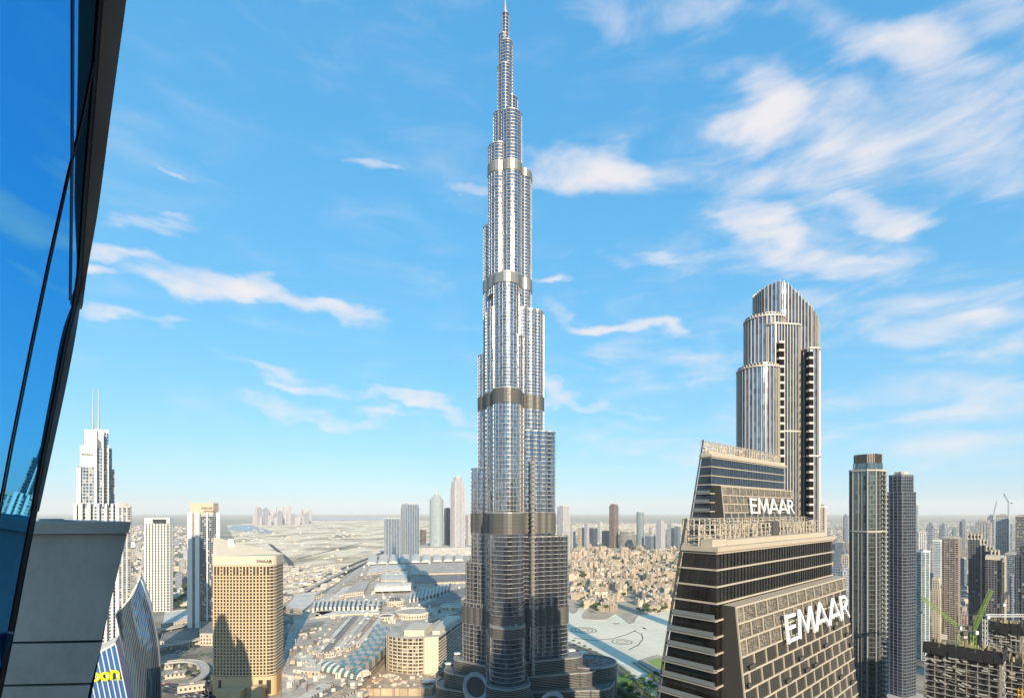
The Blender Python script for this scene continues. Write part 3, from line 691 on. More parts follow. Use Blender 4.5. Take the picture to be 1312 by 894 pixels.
def skytower(name, label, px0, px1, pyt, y, fac, shape=None, top='plant', tiers=None, finm=None, fsp=6, bandm=None, bsp=3.7, group=None, fd=.7, cat='tower', antenna=0):
    shape = shape or SH(); plan, cx, w = fit(px0, px1, y, shape); zt = ZA(pyt, y); t = thing(name, label, cat, group); m = FAC[fac]() if isinstance(fac, str) else fac
    b = MB(); levels = tiers or [(1.0, 1.0)]; z0 = 0
    for k, hf in levels:
        pl = inset(plan, cx, y, k); b.prism(pl, z0, zt*hf if hf <= 1 else hf, 0, 1, bottom=False)
        if finm: fo = fins(pl, fsp, max(.5, fsp*.12), fd, z0, zt*hf + .8, 0, None, fsp*.5); fo.build('fin', finm, t)
        if bandm: bo = bands(pl, z0, zt*hf, bsp, bsp*.22, .45); bo.build('floor_band', bandm, t)
        z0 = zt*hf - .1
    b.build('wall', [m, m_roof], t)
    pl = inset(plan, cx, y, levels[-1][0]*.55)
    r = MB()
    if top == 'plant':
        r.prism(pl, zt - .2, zt + max(3, (zt)*.018), 0, 0); r.build('roof_plant', m_rooflt, t)
        r = MB(); po = offset(inset(plan, cx, y, levels[-1][0]), .25); pi = offset(inset(plan, cx, y, levels[-1][0]), -.5)
        for i in range(len(po)):
            j = (i+1) % len(po); r.prism([po[i], po[j], pi[j], pi[i]], zt - 1.5, zt + 1.5)
        r.build('parapet', bandm or finm or m_conc, t)
    if antenna: r = MB(); r.prism(circ(cx, y, 1.0, n=6), zt, zt + antenna, top=circ(cx, y, .3, n=6)); r.build('antenna', m_steel, t)
    return t
A5 = 42
# right of the frame: the two tall slabs
r1 = thing('glass_tower', 'tall grey-green glass tower with pale corner ribs, taller of the two right slabs', 'skyscraper')
pl, cx, w = fit(1089, 1135, 420, SH('chamfer', 30, .8, .22)); z115 = ZA(603, 420); zc = ZA(594, 420); zt = ZA(583, 420)
m_rib = mat('rib_greige', (.27, .275, .27), .5)
gr1 = glassy('greygreen_glass', (.15, .20, .21), .07, .8, .35, 1.8, 3.8, .02)
b = MB(); b.prism(pl, 0, z115, 0, 1, bottom=False); b.prism(inset(pl, cx, 420, .84), z115, zc, 0, 1); b.build('glass_body', [gr1, m_roof], r1)
b = MB(); b.prism(inset(pl, cx, 420, .76), zc, zt); b.build('roof_screen', mat('taupe_louvre', (.28, .24, .20), .6), r1)
fins(inset(pl, cx, 420, .76), 1.6, .4, .5, zc, zt + .4).build('screen_louvre', m_dsteel, r1)
fins(pl, 2.1, .16, .35, 0, z115).build('mullion', m_dsteel, r1)
for i, p in enumerate(pl):
    b = MB(); b.prism(circ(p[0], p[1], .65, n=8), 0, z115 + 1); b.build('corner_rib', m_rib, r1)
for i in (0, 2, 4, 6):
    a, c = Vector(pl[i]), Vector(pl[(i+7) % 8]); b = MB(); mdd = (Vector(pl[i]) + Vector(pl[i-1]))/2
    q = [(Vector(pl[i])*k + Vector(pl[i-1])*(1-k)) for k in (.38, .62)]
    for v in q: b.prism(circ(v.x, v.y, .42, n=6), 0, z115 + 1)
    b.build('face_rib', m_rib, r1)
b = MB()
for z in (ZA(681, 420), z115 - 1): b.prism(offset(pl, .8), z, z + 1.3)
b.build('ring_band', m_conc, r1)
bands(pl, 0, z115, 3.8, .25, .15).build('floor_band', mat('band_grey', (.22, .23, .22), .5), r1)
for (i0) in (1, 3):   # balcony stack on the right-hand chamfer
    for k in range(int(z115/3.8)):
        pass
rp = Vector(pl[0]); bb = MB()
for z in [3.8*k for k in range(20, int(z115/3.8))]: bb.box(XA(1132, 412), 412, z, 4.6, 4.6, 1.1, R(30))
bb.build('balcony_stack', m_rib, r1)
skytower('slate_tower', 'dark slate-blue tower with balcony lines, shorter of the two slabs', 1136.5, 1173, 610, 600, glassy('slate_glass', (.055, .075, .10), .1, .5, .5, 2.4, 3.7, .02), SH('chamfer', 25, .75, .15), tiers=[(1.0, .93), (.86, 1.0)], finm=mat('slate_fin', (.12, .135, .155), .5), fsp=4.5, bandm=mat('slate_band', (.13, .145, .16), .6), bsp=3.7)
pdm = thing('curved_podium', 'low curved podium at the foot of the slate-blue tower', 'building')
pl, cx, w = fit(1128, 1192, 590, SH('oval', 10, .7)); b = MB(); b.prism(pl, 0, 16, 0, 1, bottom=False); b.build('wall', [FAC['greywhite'](), m_roof], pdm); bands(pl, 0, 18, 4, .9, .8).build('floor_band', m_conc, pdm)
sky_list = [
 # name, label, px0, px1, top, Y, facade, kwargs
 ('residential_tower', 'pale teal glass block right of the slate-blue tower', 1174, 1191.5, 706, 798, 'teal', dict(shape=SH('rect', 20, .6), finm=m_white, fsp=9)),
 ('residential_tower', 'white and pinkish flat-topped tower above the teal block', 1174, 1188, 681, 1300, 'white', dict(shape=SH('rect', 60, .9))),
 ('residential_tower', 'narrow grey tower beside the teal block', 1190, 1197, 700, 1150, 'greywhite', {}),
 ('residential_tower', 'pale blue balconied tower behind the cream stepped block', 1195, 1206.5, 692, 1200, 'paleteal', dict(bandm=m_white)),
 ('apartment_block', 'small cream stepped apartment block below the pale blue balconied tower', 1193, 1206, 741, 900, 'cream', dict(tiers=[(1, .85), (.8, 1.0)], bandm=m_cream)),
 ('residential_tower', 'dark brown tower with lit white balcony lines', 1207, 1230, 689, 925, 'brown', dict(finm=mat('brown_fin', (.33, .26, .21), .7), fsp=7, bandm=m_conc, shape=SH('rect', 42, .9))),
 ('residential_tower', 'bluish round-topped tower between the brown and the stepped cream towers', 1229.5, 1239, 715, 1500, 'bluegl', dict(shape=SH('oval', 0, .8))),
 ('residential_tower', 'grey twin-topped tower behind the stepped cream tower', 1250, 1271, 667, 1500, 'greywhite', dict(finm=m_conc, fsp=7, tiers=[(1, .97), (.7, 1)])),
 ('unfinished_tower', 'grey tower with a thin crane on top, behind the stepped cream tower', 1276, 1294, 660, 1300, 'greywhite', dict(bandm=m_conc)),
 ('residential_tower', 'dark tower cut by the right edge near the horizon', 1301, 1316, 661, 1250, 'dark', dict(bandm=m_conc)),
 ('residential_tower', 'blue-grey slab right of the stepped cream tower', 1288, 1302, 709, 1000, 'bluegl', {}),
 ('residential_tower', 'tall dark tower filling the right edge', 1301, 1345, 698, 620, 'dark', dict(finm=mat('slate_fin', (.12, .135, .155), .5), fsp=5, tiers=[(1, .93), (.75, 1.0)])),
 ('residential_tower', 'pale blue tower between the letters tower and the tall glass tower', 1067, 1086, 694, 1700, 'bluegl', dict(tiers=[(1, .8), (.7, 1.0)])),
 ('residential_tower', 'slim beige tower against the left side of the tall glass tower', 1078, 1089, 711, 1100, 'cream', {}),
 ('residential_tower', 'slim pinkish tower touching the right side of the curved-crown tower', 1049, 1059.5, 649, 900, 'pink', dict(finm=m_white, fsp=5)),
 ('residential_tower', 'pale teal sliver right of the slate-blue tower top', 1171, 1177, 648, 1400, 'paleteal', {}),
 ('residential_tower', 'grey-lavender striped tower touching the right side of the needle tower', 714, 730, 649, 2400, 'lav', dict(antenna=12)),
 ('residential_tower', 'white slab second from the needle tower', 729.5, 737.5, 673, 3280, 'white', {}),
 ('residential_tower', 'cream slab beside the white slab beyond the old town', 740, 748.5, 676, 3200, 'cream', {}),
 ('residential_tower', 'pale tower left of the dark blue block', 748.5, 755, 670, 3150, 'greywhite', {}),
 ('office_block', 'dark blue block beyond the old town', 755, 765.5, 676, 3300, 'navy', {}),
 ('residential_tower', 'white tower right of the dark blue block', 765.5, 772.5, 669, 3700, 'white', {}),
 ('office_block', 'low dark block left of the reddish brown tower', 771, 781, 680, 3350, 'dark', dict(bandm=m_conc)),
 ('residential_tower', 'reddish brown tower standing alone beyond the old town', 780.5, 792.5, 646, 3250, 'brown', dict(finm=mat('red_fin', (.24, .17, .15), .7), fsp=9, tiers=[(1, .97), (.8, 1)])),
 ('domed_hotel', 'wide dark round-fronted building right of the reddish brown tower', 793, 813.5, 680, 3200, 'dark', dict(shape=SH('oval', 0, .5), bandm=m_conc, bsp=8, tiers=[(1, .8), (.9, 1.0)])),
 ('residential_tower', 'teal tower with rounded ring top beyond the old town', 815.5, 825, 656, 3250, 'teal', dict(shape=SH('oval', 0, .8))),
 ('office_block', 'low blue glass block right of the teal tower', 826.5, 840, 686, 3200, 'bluegl', {}),
 ('residential_tower', 'greyish cream tower with stepped top near the dark slanted tower', 840, 852.5, 667, 2850, 'lav', dict(tiers=[(1, .93), (.7, 1.0)])),
 ('residential_tower', 'pale tower left of the slanted tower crown', 855, 864, 671, 3050, 'greywhite', {}),
 ('residential_tower', 'blue-grey tower half behind the slanted tower crown', 864, 872, 674, 3000, 'bluegl', {}),
 ('office_tower', 'blue-grey block standing leftmost of the towers beyond the mall', 492.5, 513.5, 664, 2515, 'bluegl', dict(shape=SH('rect', 14, .7), finm=mat('bluegrey_fin', (.34, .38, .42), .5), fsp=13, fd=2)),
 ('office_tower', 'blue glass tower with white top screen beyond the mall', 513.8, 537, 646, 2600, 'bluegl', dict(shape=SH('rect', 38, .8), tiers=[(1, .94), (.93, 1.0)], finm=mat('bluegrey_fin', (.34, .38, .42), .5), fsp=13, fd=2)),
 ('apartment_block', 'small brown block between two blue towers beyond the mall', 538, 546, 678, 2900, 'brown', {}),
 ('residential_tower', 'pale teal round tower with pointed cap beyond the mall', 550.5, 568, 634, 2800, 'paleteal', dict(shape=SH('oval', 0, .8), tiers=[(1, .93), (.7, .97), (.4, 1)], antenna=28)),
 ('office_tower', 'narrow dark navy tower between the teal and the striped towers', 569, 577.5, 651, 2900, 'navy', {}),
 ('residential_tower', 'tall lavender tower with white bands, tallest beyond the mall', 577.2, 595.5, 612, 2750, 'lav', dict(shape=SH('chamfer', 40, .9, .2), tiers=[(1, .86), (.86, .95), (.6, 1.0)], finm=mat('lavender_fin', (.40, .38, .42), .6), fsp=14, fd=2)),
 ('residential_tower', 'pale tower peeking out left of the needle tower', 597, 605, 660, 2900, 'white', {}),
 ('residential_tower', 'grey striped tower just right of the concrete ledge', 150, 168, 649, 800, 'lav', dict(shape=SH('rect', 30, .6), finm=m_conc, fsp=5))]
for nm, lb, a, b_, t_, y_, f_, kw in sky_list: skytower(nm, lb, a, b_, t_, y_, f_, **kw)
lp = thing('white_podium', 'long low pale building at the foot of the towers beyond the mall', 'building')
b = MB(); b.prism([P(536, 712), P(604, 711), P(604, 705), P(536, 706)], 0, 42, 0, 1); b.build('wall', [FAC['white'](), m_rooflt], lp)

# stepped cream tower
sc_ = thing('stepped_tower', 'cream tower with staircase roofline and dark left side', 'residential tower')
base = Vector((XA(1248, 760), 760)); d1 = Vector((.55, -.835)).normalized(); d2 = Vector((.835, .55)).normalized()
lvl = [(1240.5, 1257, 683), (1257, 1264.5, 690), (1264.5, 1272, 698), (1272, 1280, 704), (1280, 1288, 711)]
y = 820
for i, (a, c, t_) in enumerate(lvl):
    pl, cx, w = fit(a - (2 if i else 0), c, y, SH('rect', 45, 1.15)); zt = ZA(t_, y); b = MB(); b.prism(pl, 0, zt, 0, 1, bottom=False); b.build('wall', [facade('facade_stepped', (.13, .13, .14), (.03, .035, .045), 3.7, 3.2, .3, .25, curtain=.02), m_roof], sc_)
    b = MB(); tp = rect(cx, y, w*1.03, w*1.18, R(45))
    for k in range(2): b.prism(tp, zt - 10 + k*7, zt - 7.5 + k*7)
    [fr0 for fr0 in ()]; f_ = fins(tp, 4.1, 1.3, .9, zt - 10, zt); f_.build('crown_frame', m_cream, sc_); b.build('crown_band', m_cream, sc_)
    e0_, e1_ = Vector(pl[0]), Vector(pl[1]); rb = MB(); nn_ = max(2, round((e1_ - e0_).length/4.5))
    for k in range(nn_ + 1): p_ = e0_.lerp(e1_, k/nn_); rb.box(p_.x + .4, p_.y - .4, 0, 1.3, 1.3, zt - 9, R(45))
    rb.build('sunlit_cream_rib', m_cream, sc_)  # cream ribs on the sunward face only; sunlight is put into the colour
    y -= 9
fr = MB(); pl, cx, w = fit(1266, 1288, 774, SH('rect', 45, .45))
fw = MB(); fw.prism(rect(cx, 778, w, w*.45, R(45)), 0, ZA(716, 776), 0, 1); fw.build('wall', [facade('facade_stepped', (.13, .13, .14), (.03, .035, .045)), m_roof], sc_)
fr.prism(offset(rect(cx, 777, w, w*.45, R(45)), 1), ZA(716, 776), ZA(711.5, 776))
for k in range(6): p = Vector(pl[0]).lerp(Vector(pl[1]), k/5); fr.box(p.x, p.y - .8, 0, 1.6, 1.6, ZA(712, 776), R(45))
fr.build('sunlit_cream_rib', m_cream, sc_)

# ------------------------------------------------------------------ distant ghostly skyline and low city
random.seed(9)
proto = []
for k in range(4):
    b = MB(); b.prism(rect(0, 0, 42 + 8*k, 36, R(20*k)), 0, 1, 0, 1, bottom=False); b.prism(rect(0, 0, 24, 20, R(20*k)), 1, 1.07, 0, 1)
    m = facade('facade_far', (.50, .48, .47), (.16, .18, .22), .02, 6, .3, .3)
    proto.append(b.build('distant_tower', [mat('far_wall_%d' % k, [(.34,.30,.31),(.28,.27,.30),(.38,.34,.35),(.24,.25,.30)][k], .7), m_roof]))
first = True
for i in range(34):
    px = 326 + i*2.15 + random.uniform(-.6, .6); y = random.uniform(8200, 9800); h = random.choice([150, 190, 240, 260, 300, 330]) * random.uniform(.85, 1.1)
    o = proto[i % 4] if i < 4 else proto[i % 4].copy()
    if i >= 4: COL.objects.link(o)
    o.location = (XA(px, y), y, 0); o.scale = (1, 1, h)
    tag(o, 'faint pale tower in the hazy cluster on the left horizon', 'tower', 'hazy towers on the horizon')
# mid-rise blocks
def pal(i): return [(.50,.43,.33), (.44,.42,.39), (.58,.54,.47), (.35,.33,.31), (.47,.36,.28), (.30,.34,.39)][i % 6]
mrp = []
for k in range(6):
    b = MB(); w, d, h = [(26,18,44), (18,18,70), (40,16,30), (22,22,58), (30,20,38), (20,16,90)][k]
    b.prism(rect(0, 0, w, d), 0, h, 0, 1, bottom=False); b.prism(rect(2, 0, w*.4, d*.5), h, h + 4, 0, 1)
    if k in (1, 5): b.prism(rect(0, 0, w*.6, d*1.25), 0, h - 6, 0, 1)
    wl = facade('facade_mid_%d' % k, pal(k), (.06, .07, .09), 3.5, 3.4, .35, .35); mrp.append((b, [wl, m_roof]))
MRN = ['tan mid-rise block with a box on its roof', 'grey point block with ribbed sides', 'long pale low apartment slab', 'square dark grey block', 'reddish tan block', 'slim blue-grey point block']
mrm = [b.build('mid_rise_block', m) for b, m in mrp]
zones = [('among the right-hand towers', 150, 500, 1700, 850, 3800, .62, 1.15), ('beyond the old town', 60, 250, 1100, 3050, 4300, -9, 9), ('beyond the white tower at left', 42, -1900, -900, 1300, 3600, -9, 9)]
cnt = 0
for zn, n, xa, xb, ya, yb, ra, rb in zones:
    for i in range(n):
        x = y = 0
        for _ in range(50):
            y = random.uniform(ya, yb)
            if zn[0] == 'a': x = y*random.uniform(.62, 1.05)
            elif zn.startswith('beyond the old'): x = y*random.uniform(.10, .62)
            else: x = y*random.uniform(-.80, -.585)
            break
        k = random.randrange(6); src = mrm[k]
        if 'label' not in src: o = src
        else: o = src.copy(); COL.objects.link(o)
        o.location = (x, y, 0); o.rotation_euler = (0, 0, random.choice([R(42), R(132), R(35)])); s = random.uniform(.8, 1.3); o.scale = (s, s, s*random.uniform(.7, 1.2) * (1.7 if zn.startswith('among') and y > 1300 else 1) * (.6 if zn.endswith('left') else 1))
        tag(o, MRN[k] + ' ' + zn, 'block', 'mid-rise blocks ' + zn); cnt += 1
# low houses reading as one mass far off
def lowcity(name, label, n, fn, seed, hs=(4, 12), ws=(9, 22)):
    random.seed(seed); b = MB()
    for _ in range(n):
        x, y = fn(); w, d, h = random.uniform(*ws), random.uniform(*ws), random.uniform(*hs)
        b.box(x, y, 0, w, d, h, R(random.choice([20, 42, 42, 132])), random.randrange(5), None)
    o = b.build(name, [mat('low_house_%d' % k, c, .85) for k, c in enumerate([(.50,.43,.34), (.60,.56,.49), (.42,.36,.29), (.32,.31,.29), (.56,.46,.36)])]); return tag(o, kind='stuff')
lowcity('far_low_city', '', 3600, lambda: (lambda y: (y*random.uniform(.06, 1.05), y))(3300 + 7500*random.random()**1.4), 3)
lowcity('far_low_city', '', 1800, lambda: (lambda y: (y*random.uniform(-.84, -.575), y))(1250 + 7000*random.random()**1.3), 4)
lowcity('far_low_city', '', 1500, lambda: (lambda y: (y*random.uniform(.62, 1.05), y))(900 + 2600*random.random()), 5, (4, 16), (10, 26))
lowcity('far_low_city', '', 130, lambda: (lambda y: (y*random.uniform(-.53, -.28), y))(2300 + 5200*random.random()), 6, (3, 9), (10, 30))
lowcity('roadside_low_city', '', 330, lambda: (lambda y: (y*random.uniform(-.47, -.33), y))(1250 + 900*random.random()), 7, (3, 8), (8, 24))

# ------------------------------------------------------------------ old-town quarter
random.seed(21)
m_old = [facade('oldtown_%d' % k, c, (.05, .045, .04), 3.3, 3.6, .58, .5, gr=.4, gs=.4) for k, c in enumerate([(.56, .45, .33), (.49, .39, .29), (.62, .53, .41), (.43, .35, .27)])]
OTN = ['house with square corner towers', 'long stepped house with roof terraces', 'L-shaped house with wind tower', 'courtyard house with one tall tower', 'low broad house with flat roofs', 'tall stacked house with set-back top']
oth = []
for k in range(6):
    t = thing('old_town_house', None, 'house'); b = MB(); tw = MB()
    for q in range(random.choice([4, 5, 6])):
        w, d = random.uniform(11, 24), random.uniform(10, 20); h = random.choice([9, 12, 15, 18, 21]) + (8 if k == 5 else 0) - (5 if k == 4 else 0)
        x, y = random.uniform(-14, 14), random.uniform(-13, 13); b.prism(rect(x, y, w, d), 0, h + q*.13, 0, 1, bottom=False)
        tw.prism(rect(x + w*.3, y + d*.25, 4.2, 4.2), h, h + random.uniform(3, 7), 0, 1); tw.prism(rect(x - w*.3, y - d*.3, 3.0, 5.0), h, h + 2.8, 0, 1)
    b.build('wall', [m_old[k % 4], m_rooflt if k % 2 else mat('roof_sand', (.50, .40, .29), .9, noise=.2)], t); tw.build('roof_tower', [m_old[(k+1) % 4], m_rooflt], t); oth.append(t)
spots = []
tries = 0
while len(spots) < 275 and tries < 20000:
    tries += 1; y = 1130 + 2050*random.random()**1.15; px = random.uniform(733, 900); x = XA(px, y); py = 655 + H*F/y
    if py > 770 and not (742 + (py - 770)*.5 < px < 780 or 820 < px < 860): continue
    if py > 784: continue
    if all((x - a)**2 + (y - b)**2 > 29**2 for a, b in spots): spots.append((x, y))
spots.sort(key=lambda p: p[1])
tw_ = 0
for i, (x, y) in enumerate(spots):
    k = random.randrange(6); lab = ('sand-coloured ' if k % 2 else 'beige ') + OTN[k] + (' near the lake shore' if y < 1500 else ' in the middle of the old town' if y < 2300 else ' at the far edge of the old town')
    s = random.uniform(.72, 1.05); rz = R(random.choice([15, 40, 60, 105, 130]))
    if not oth[k].get('label'): o = oth[k]; o.location = (x, y, 0); o.rotation_euler = (0, 0, rz); o.scale = (s, s, s); o['label'] = lab
    else: o = copy_thing(oth[k], (x, y, 0), rz, lab, (s, s, s))
    o['group'] = 'old town houses' + (' near the lake shore' if y < 1500 else ' in the middle' if y < 2300 else ' at the far edge')

# ------------------------------------------------------------------ trees
def make_tree(name, m, h, cr_, n, seed, palm=False):
    random.seed(seed); t = thing(name, None, 'tree'); b = MB(); b.prism(circ(0, 0, .28 if not palm else .3, n=6), 0, h*.6, top=circ(0, 0, .16, n=6)); 
    for a in range(4): an = a*1.57 + .4; b.beam((0, 0, h*.45), (math.cos(an)*cr_*.5, math.sin(an)*cr_*.5, h*.72), .16) if not palm else None
    b.build('trunk', m_trunk, t); c = MB()
    if palm:
        for k in range(16):
            a = k*.393*2.4; dx, dy = math.cos(a), math.sin(a); px_, py_ = -dy*.45, dx*.45; z = h*.6
            p = [(0, 0, z), (dx*cr_*.5, dy*cr_*.5, z + .9), (dx*cr_, dy*cr_, z - .9)]
            for i in range(2): A, B = p[i], p[i+1]; c.face([(A[0]-px_, A[1]-py_, A[2]-.3), (A[0], A[1], A[2]+.1), (B[0], B[1], B[2]+.1), (B[0]-px_, B[1]-py_, B[2]-.3)]); c.face([(A[0], A[1], A[2]+.1), (A[0]+px_, A[1]+py_, A[2]-.3), (B[0]+px_, B[1]+py_, B[2]-.3), (B[0], B[1], B[2]+.1)])
    else:
        lob = [(random.uniform(-.5, .5)*cr_, random.uniform(-.5, .5)*cr_, h*random.uniform(.6, .85), cr_*random.uniform(.4, .65)) for _ in range(6)]
        for _ in range(n):
            lx, ly, lz, lr = random.choice(lob); v = Vector((random.gauss(0, 1), random.gauss(0, 1), random.gauss(0, .8))).normalized()*lr*random.uniform(.6, 1.1); p = Vector((lx, ly, lz)) + v
            e = Vector((random.gauss(0, 1), random.gauss(0, 1), random.gauss(0, 1))).normalized(); f = e.cross(v).normalized(); s = random.uniform(.25, .55)*cr_/3.2
            c.face([p - e*s, p - f*s, p + e*s, p + f*s])
    c.build('crown', m, t); return t
tA = make_tree('broadleaf_tree', m_leaf, 9, 4.4, 420, 1); tB = make_tree('bright_tree', m_leaf2, 8, 4.0, 420, 2); tC = make_tree('date_palm', m_leaf, 14, 3.6, 0, 3, True)
def plant(src, x, y, z, lab, grp, s=1.0):
    if not src.get('label'): o = src; o.location = (x, y, z); o['label'] = lab; o.scale = (s, s, s)
    else: o = copy_thing(src, (x, y, z), random.uniform(0, 6), lab, (s, s, s))
    o['group'] = grp
random.seed(31)
for i in range(60):
    px, py = random.uniform(786, 842), random.uniform(868, 905)
    if px < 800 and py < 882: continue
    x, y = P(px, py); (plant(tB, x, y, 0, 'bright green leafy tree in the garden right of the needle tower foot', 'bright garden trees', random.uniform(.7, 1.25)) if random.random() < .6 else plant(tA, x, y, 0, 'dark green tree in the garden right of the needle tower foot', 'dark garden trees', random.uniform(.7, 1.2)))
for i in range(16):
    t_ = i/15; px = 735 + 105*t_; py = 826 + 66*t_**1.1; x, y = P(px, py); plant(tC, x, y, 0, 'palm standing in the row along the lake promenade', 'promenade palms', 1.0)
for i in range(26): x, y = P(random.uniform(558, 574), random.uniform(840, 892)); plant(tB, x, y, 0, 'yellow-green tree beside the left podium of the needle tower', 'podium trees', random.uniform(.8, 1.3))
for i in range(210):
    y = random.uniform(1150, 2900); px = random.uniform(735, 880); x = XA(px, y); py = 655 + H*F/y
    if py > 768 and (780 < px < 822 or px > 860 or px < 745): continue
    plant(tA, x, y, 0, 'dark green tree among the old town houses', 'old town trees', random.uniform(1.2, 1.9))
for i in range(90):
    y = random.uniform(1180, 1800); x = y*random.uniform(-.70, -.575); plant(tA, x, y, 0, 'dark tree on the streets behind the white tower at left', 'left district trees', random.uniform(1.2, 2))
for i in range(40):
    x, y = P(random.uniform(815, 850), random.uniform(770, 786)); plant(tA, x, y, 0, 'shore tree by the small park across the lake', 'lake shore trees', random.uniform(.8, 1.3))

# ------------------------------------------------------------------ lake furniture
def ring(name, label, px, py, rx, w, z=.5, m=None):
    x, y = P(px, py); b = MB(); n = 48
    for i in range(n):
        a, c = 2*math.pi*i/n, 2*math.pi*(i+1)/n
        b.prism([(x + r_*math.cos(q), y + r_*math.sin(q)) for r_, q in ((rx, a), (rx, c), (rx - w, c), (rx - w, a))][::-1], 0, z)
    o = b.build(name, m or m_dsteel); return tag(o, label, 'fountain', 'fountain rings in the lake')
ring('fountain_ring', 'largest dark fountain ring in the lake right of the needle tower', 748, 807, 25, 1.8)
ring('fountain_ring', 'middle fountain ring inside the largest ring', 748, 807, 18, 1.4)
ring('fountain_ring', 'innermost fountain ring of the large set', 748, 807, 10, 1.2)
ring('fountain_ring', 'separate fountain ring farther right in the lake', 797, 822, 18, 1.3)
ring('fountain_ring', 'small ring inside the right-hand fountain ring', 797, 822, 10, 1.0)
def arcpipe(label, pix):
    b = MB(); pts = [P(*q) for q in pix]
    for a, c in zip(pts, pts[1:]): b.beam((*a, .35), (*c, .35), 1.4, .5)
    tag(b.build('fountain_pipe', m_dsteel), label, 'fountain')
arcpipe('long dark fountain pipe joining the two ring sets', [(735, 817), (760, 820), (785, 818), (805, 812), (815, 807)])
arcpipe('curved fountain pipe at the right of the lake', [(806, 832), (818, 826), (824, 818), (822, 812), (812, 808)])
isl = thing('lawn_island', 'raised quay with a bright green lawn at the right of the lake', 'quay')
b = MB(); pts = [P(817, 846, 3), P(842, 838, 3), P(866, 846, 3), (P(868, 870, 3)), P(852, 868, 3)]; b.prism(pts, 0, 3); b.build('quay_wall', m_pave, isl)
b = MB(); pts = [P(829, 847, 3.1), P(843, 842, 3.1), P(864, 850, 3.1), P(862, 865, 3.1)]; b.face([(*p, 3.12) for p in pts]); b.build('lawn', mat('bright_lawn', (.22, .32, .06), .95, noise=.2, nscale=.2), isl)
br = MB(); pb = [P(812, 847, 2), P(835, 862, 2), P(856, 885, 2)]
for a, c in zip(pb, pb[1:]): br.beam((*a, 2), (*c, 2), 5, .8)
tag(br.build('footbridge', m_pave), 'flat footbridge below the green lawn quay', 'bridge')
def boat(px, py, lab, rot):
    x, y = P(px, py); t = thing('abra_boat', lab, 'boat', 'boats on the lake', (x, y, .2)); t.rotation_euler = (0, 0, rot)
    b = MB(); b.prism([(-6, 0), (-3, -1.5), (4, -1.5), (6.5, 0), (4, 1.5), (-3, 1.5)], 0, 1.1, top=[(-6.6, 0), (-3, -1.8), (4, -1.8), (7.2, 0), (4, 1.8), (-3, 1.8)]); b.build('hull', m_trunk, t)
    b = MB(); b.prism(rect(0, 0, 6.5, 3), 2.9, 3.1); [b.box(sx_*3, sy_*1.3, 1.1, .15, .15, 1.8) for sx_ in (-1, 1) for sy_ in (-1, 1)]; b.build('canopy', m_white, t)
boat(776, 843, 'small boat near the promenade palms', R(30)); boat(826, 805, 'small boat near the right shore of the lake', R(100)); boat(790, 799, 'small boat by the old town quay', R(10))

# ------------------------------------------------------------------ the shopping mall
random.seed(77)
mall = thing('shopping_mall', 'vast pale shopping mall roofscape of vaults, skylights and terraces left of the needle tower', 'shopping mall')
MZ = 24
def plan(pix, z): return [P(x, y, z) for x, y in pix]
def ccw(pl):
    a = sum(pl[i][0]*pl[(i+1) % len(pl)][1] - pl[(i+1) % len(pl)][0]*pl[i][1] for i in range(len(pl))); return pl if a > 0 else pl[::-1]
m_mwall = facade('mall_wall', (.48, .41, .32), (.05, .05, .05), 6, 5, .55, .5)
m_mroof = roofmat('mall_roof', (.50, .43, .345), .8, 14, .25); m_mroof2 = roofmat('mall_roof_white', (.66, .60, .51), .85, 12, .15); m_mroof3 = roofmat('mall_roof_tan', (.50, .38, .26), .7, 8, .3); m_mroof4 = roofmat('mall_roof_grey', (.25, .225, .20), .75, 10, .3)
MR = [m_mroof, m_mroof2, m_mroof3, m_mroof4]
def roof(pix, z, mi=0, z0=MZ - .3, name='roof', par=None, thick=None):
    b = MB(); b.prism(ccw(plan(pix, z)), z0, z, 0, 1); return b.build(name, [m_mwall, MR[mi] if isinstance(mi, int) else mi], par or mall)
b = MB(); b.prism(ccw(plan([(372, 800), (404, 770), (455, 730), (478, 716), (601, 711), (603, 780), (560, 792), (500, 822), (462, 866), (448, 905), (362, 905), (360, 850)], MZ)), 0, MZ, 0, 1, bottom=False); b.build('main_block', [m_mwall, m_mroof], mall)
def vault(p0, p1, w, z, rise, m, name='vault', n=10, stripes=0):
    """barrel roof along p0->p1"""
    p0, p1 = Vector(p0), Vector(p1); d = (p1 - p0); ln = d.length; d.normalize(); s = Vector((-d.y, d.x)); b = MB(); ns = stripes or 1
    for k in range(ns):
        a0, a1 = p0 + d*ln*k/ns, p0 + d*ln*(k+1)/ns
        for i in range(n):
            t0, t1 = math.pi*i/n, math.pi*(i+1)/n
            f = lambda a, t: (a.x + s.x*math.cos(t)*w/2, a.y + s.y*math.cos(t)*w/2, z + rise*math.sin(t))
            b.face([f(a0, t0), f(a1, t0), f(a1, t1), f(a0, t1)], None, k % 2)
    for a in (p0, p1): b.face([(a.x + s.x*math.cos(math.pi*i/n)*w/2, a.y + s.y*math.cos(math.pi*i/n)*w/2, z + rise*math.sin(math.pi*i/n)) for i in range(n+1)], None, 0)
    return b.build(name, m if isinstance(m, list) else [m, m], mall)
m_sky = mat('skylight_glass', (.04, .045, .05), .35, spec=.3); m_teal = mat('teal_skylight', (.12, .22, .22), .25, .2)
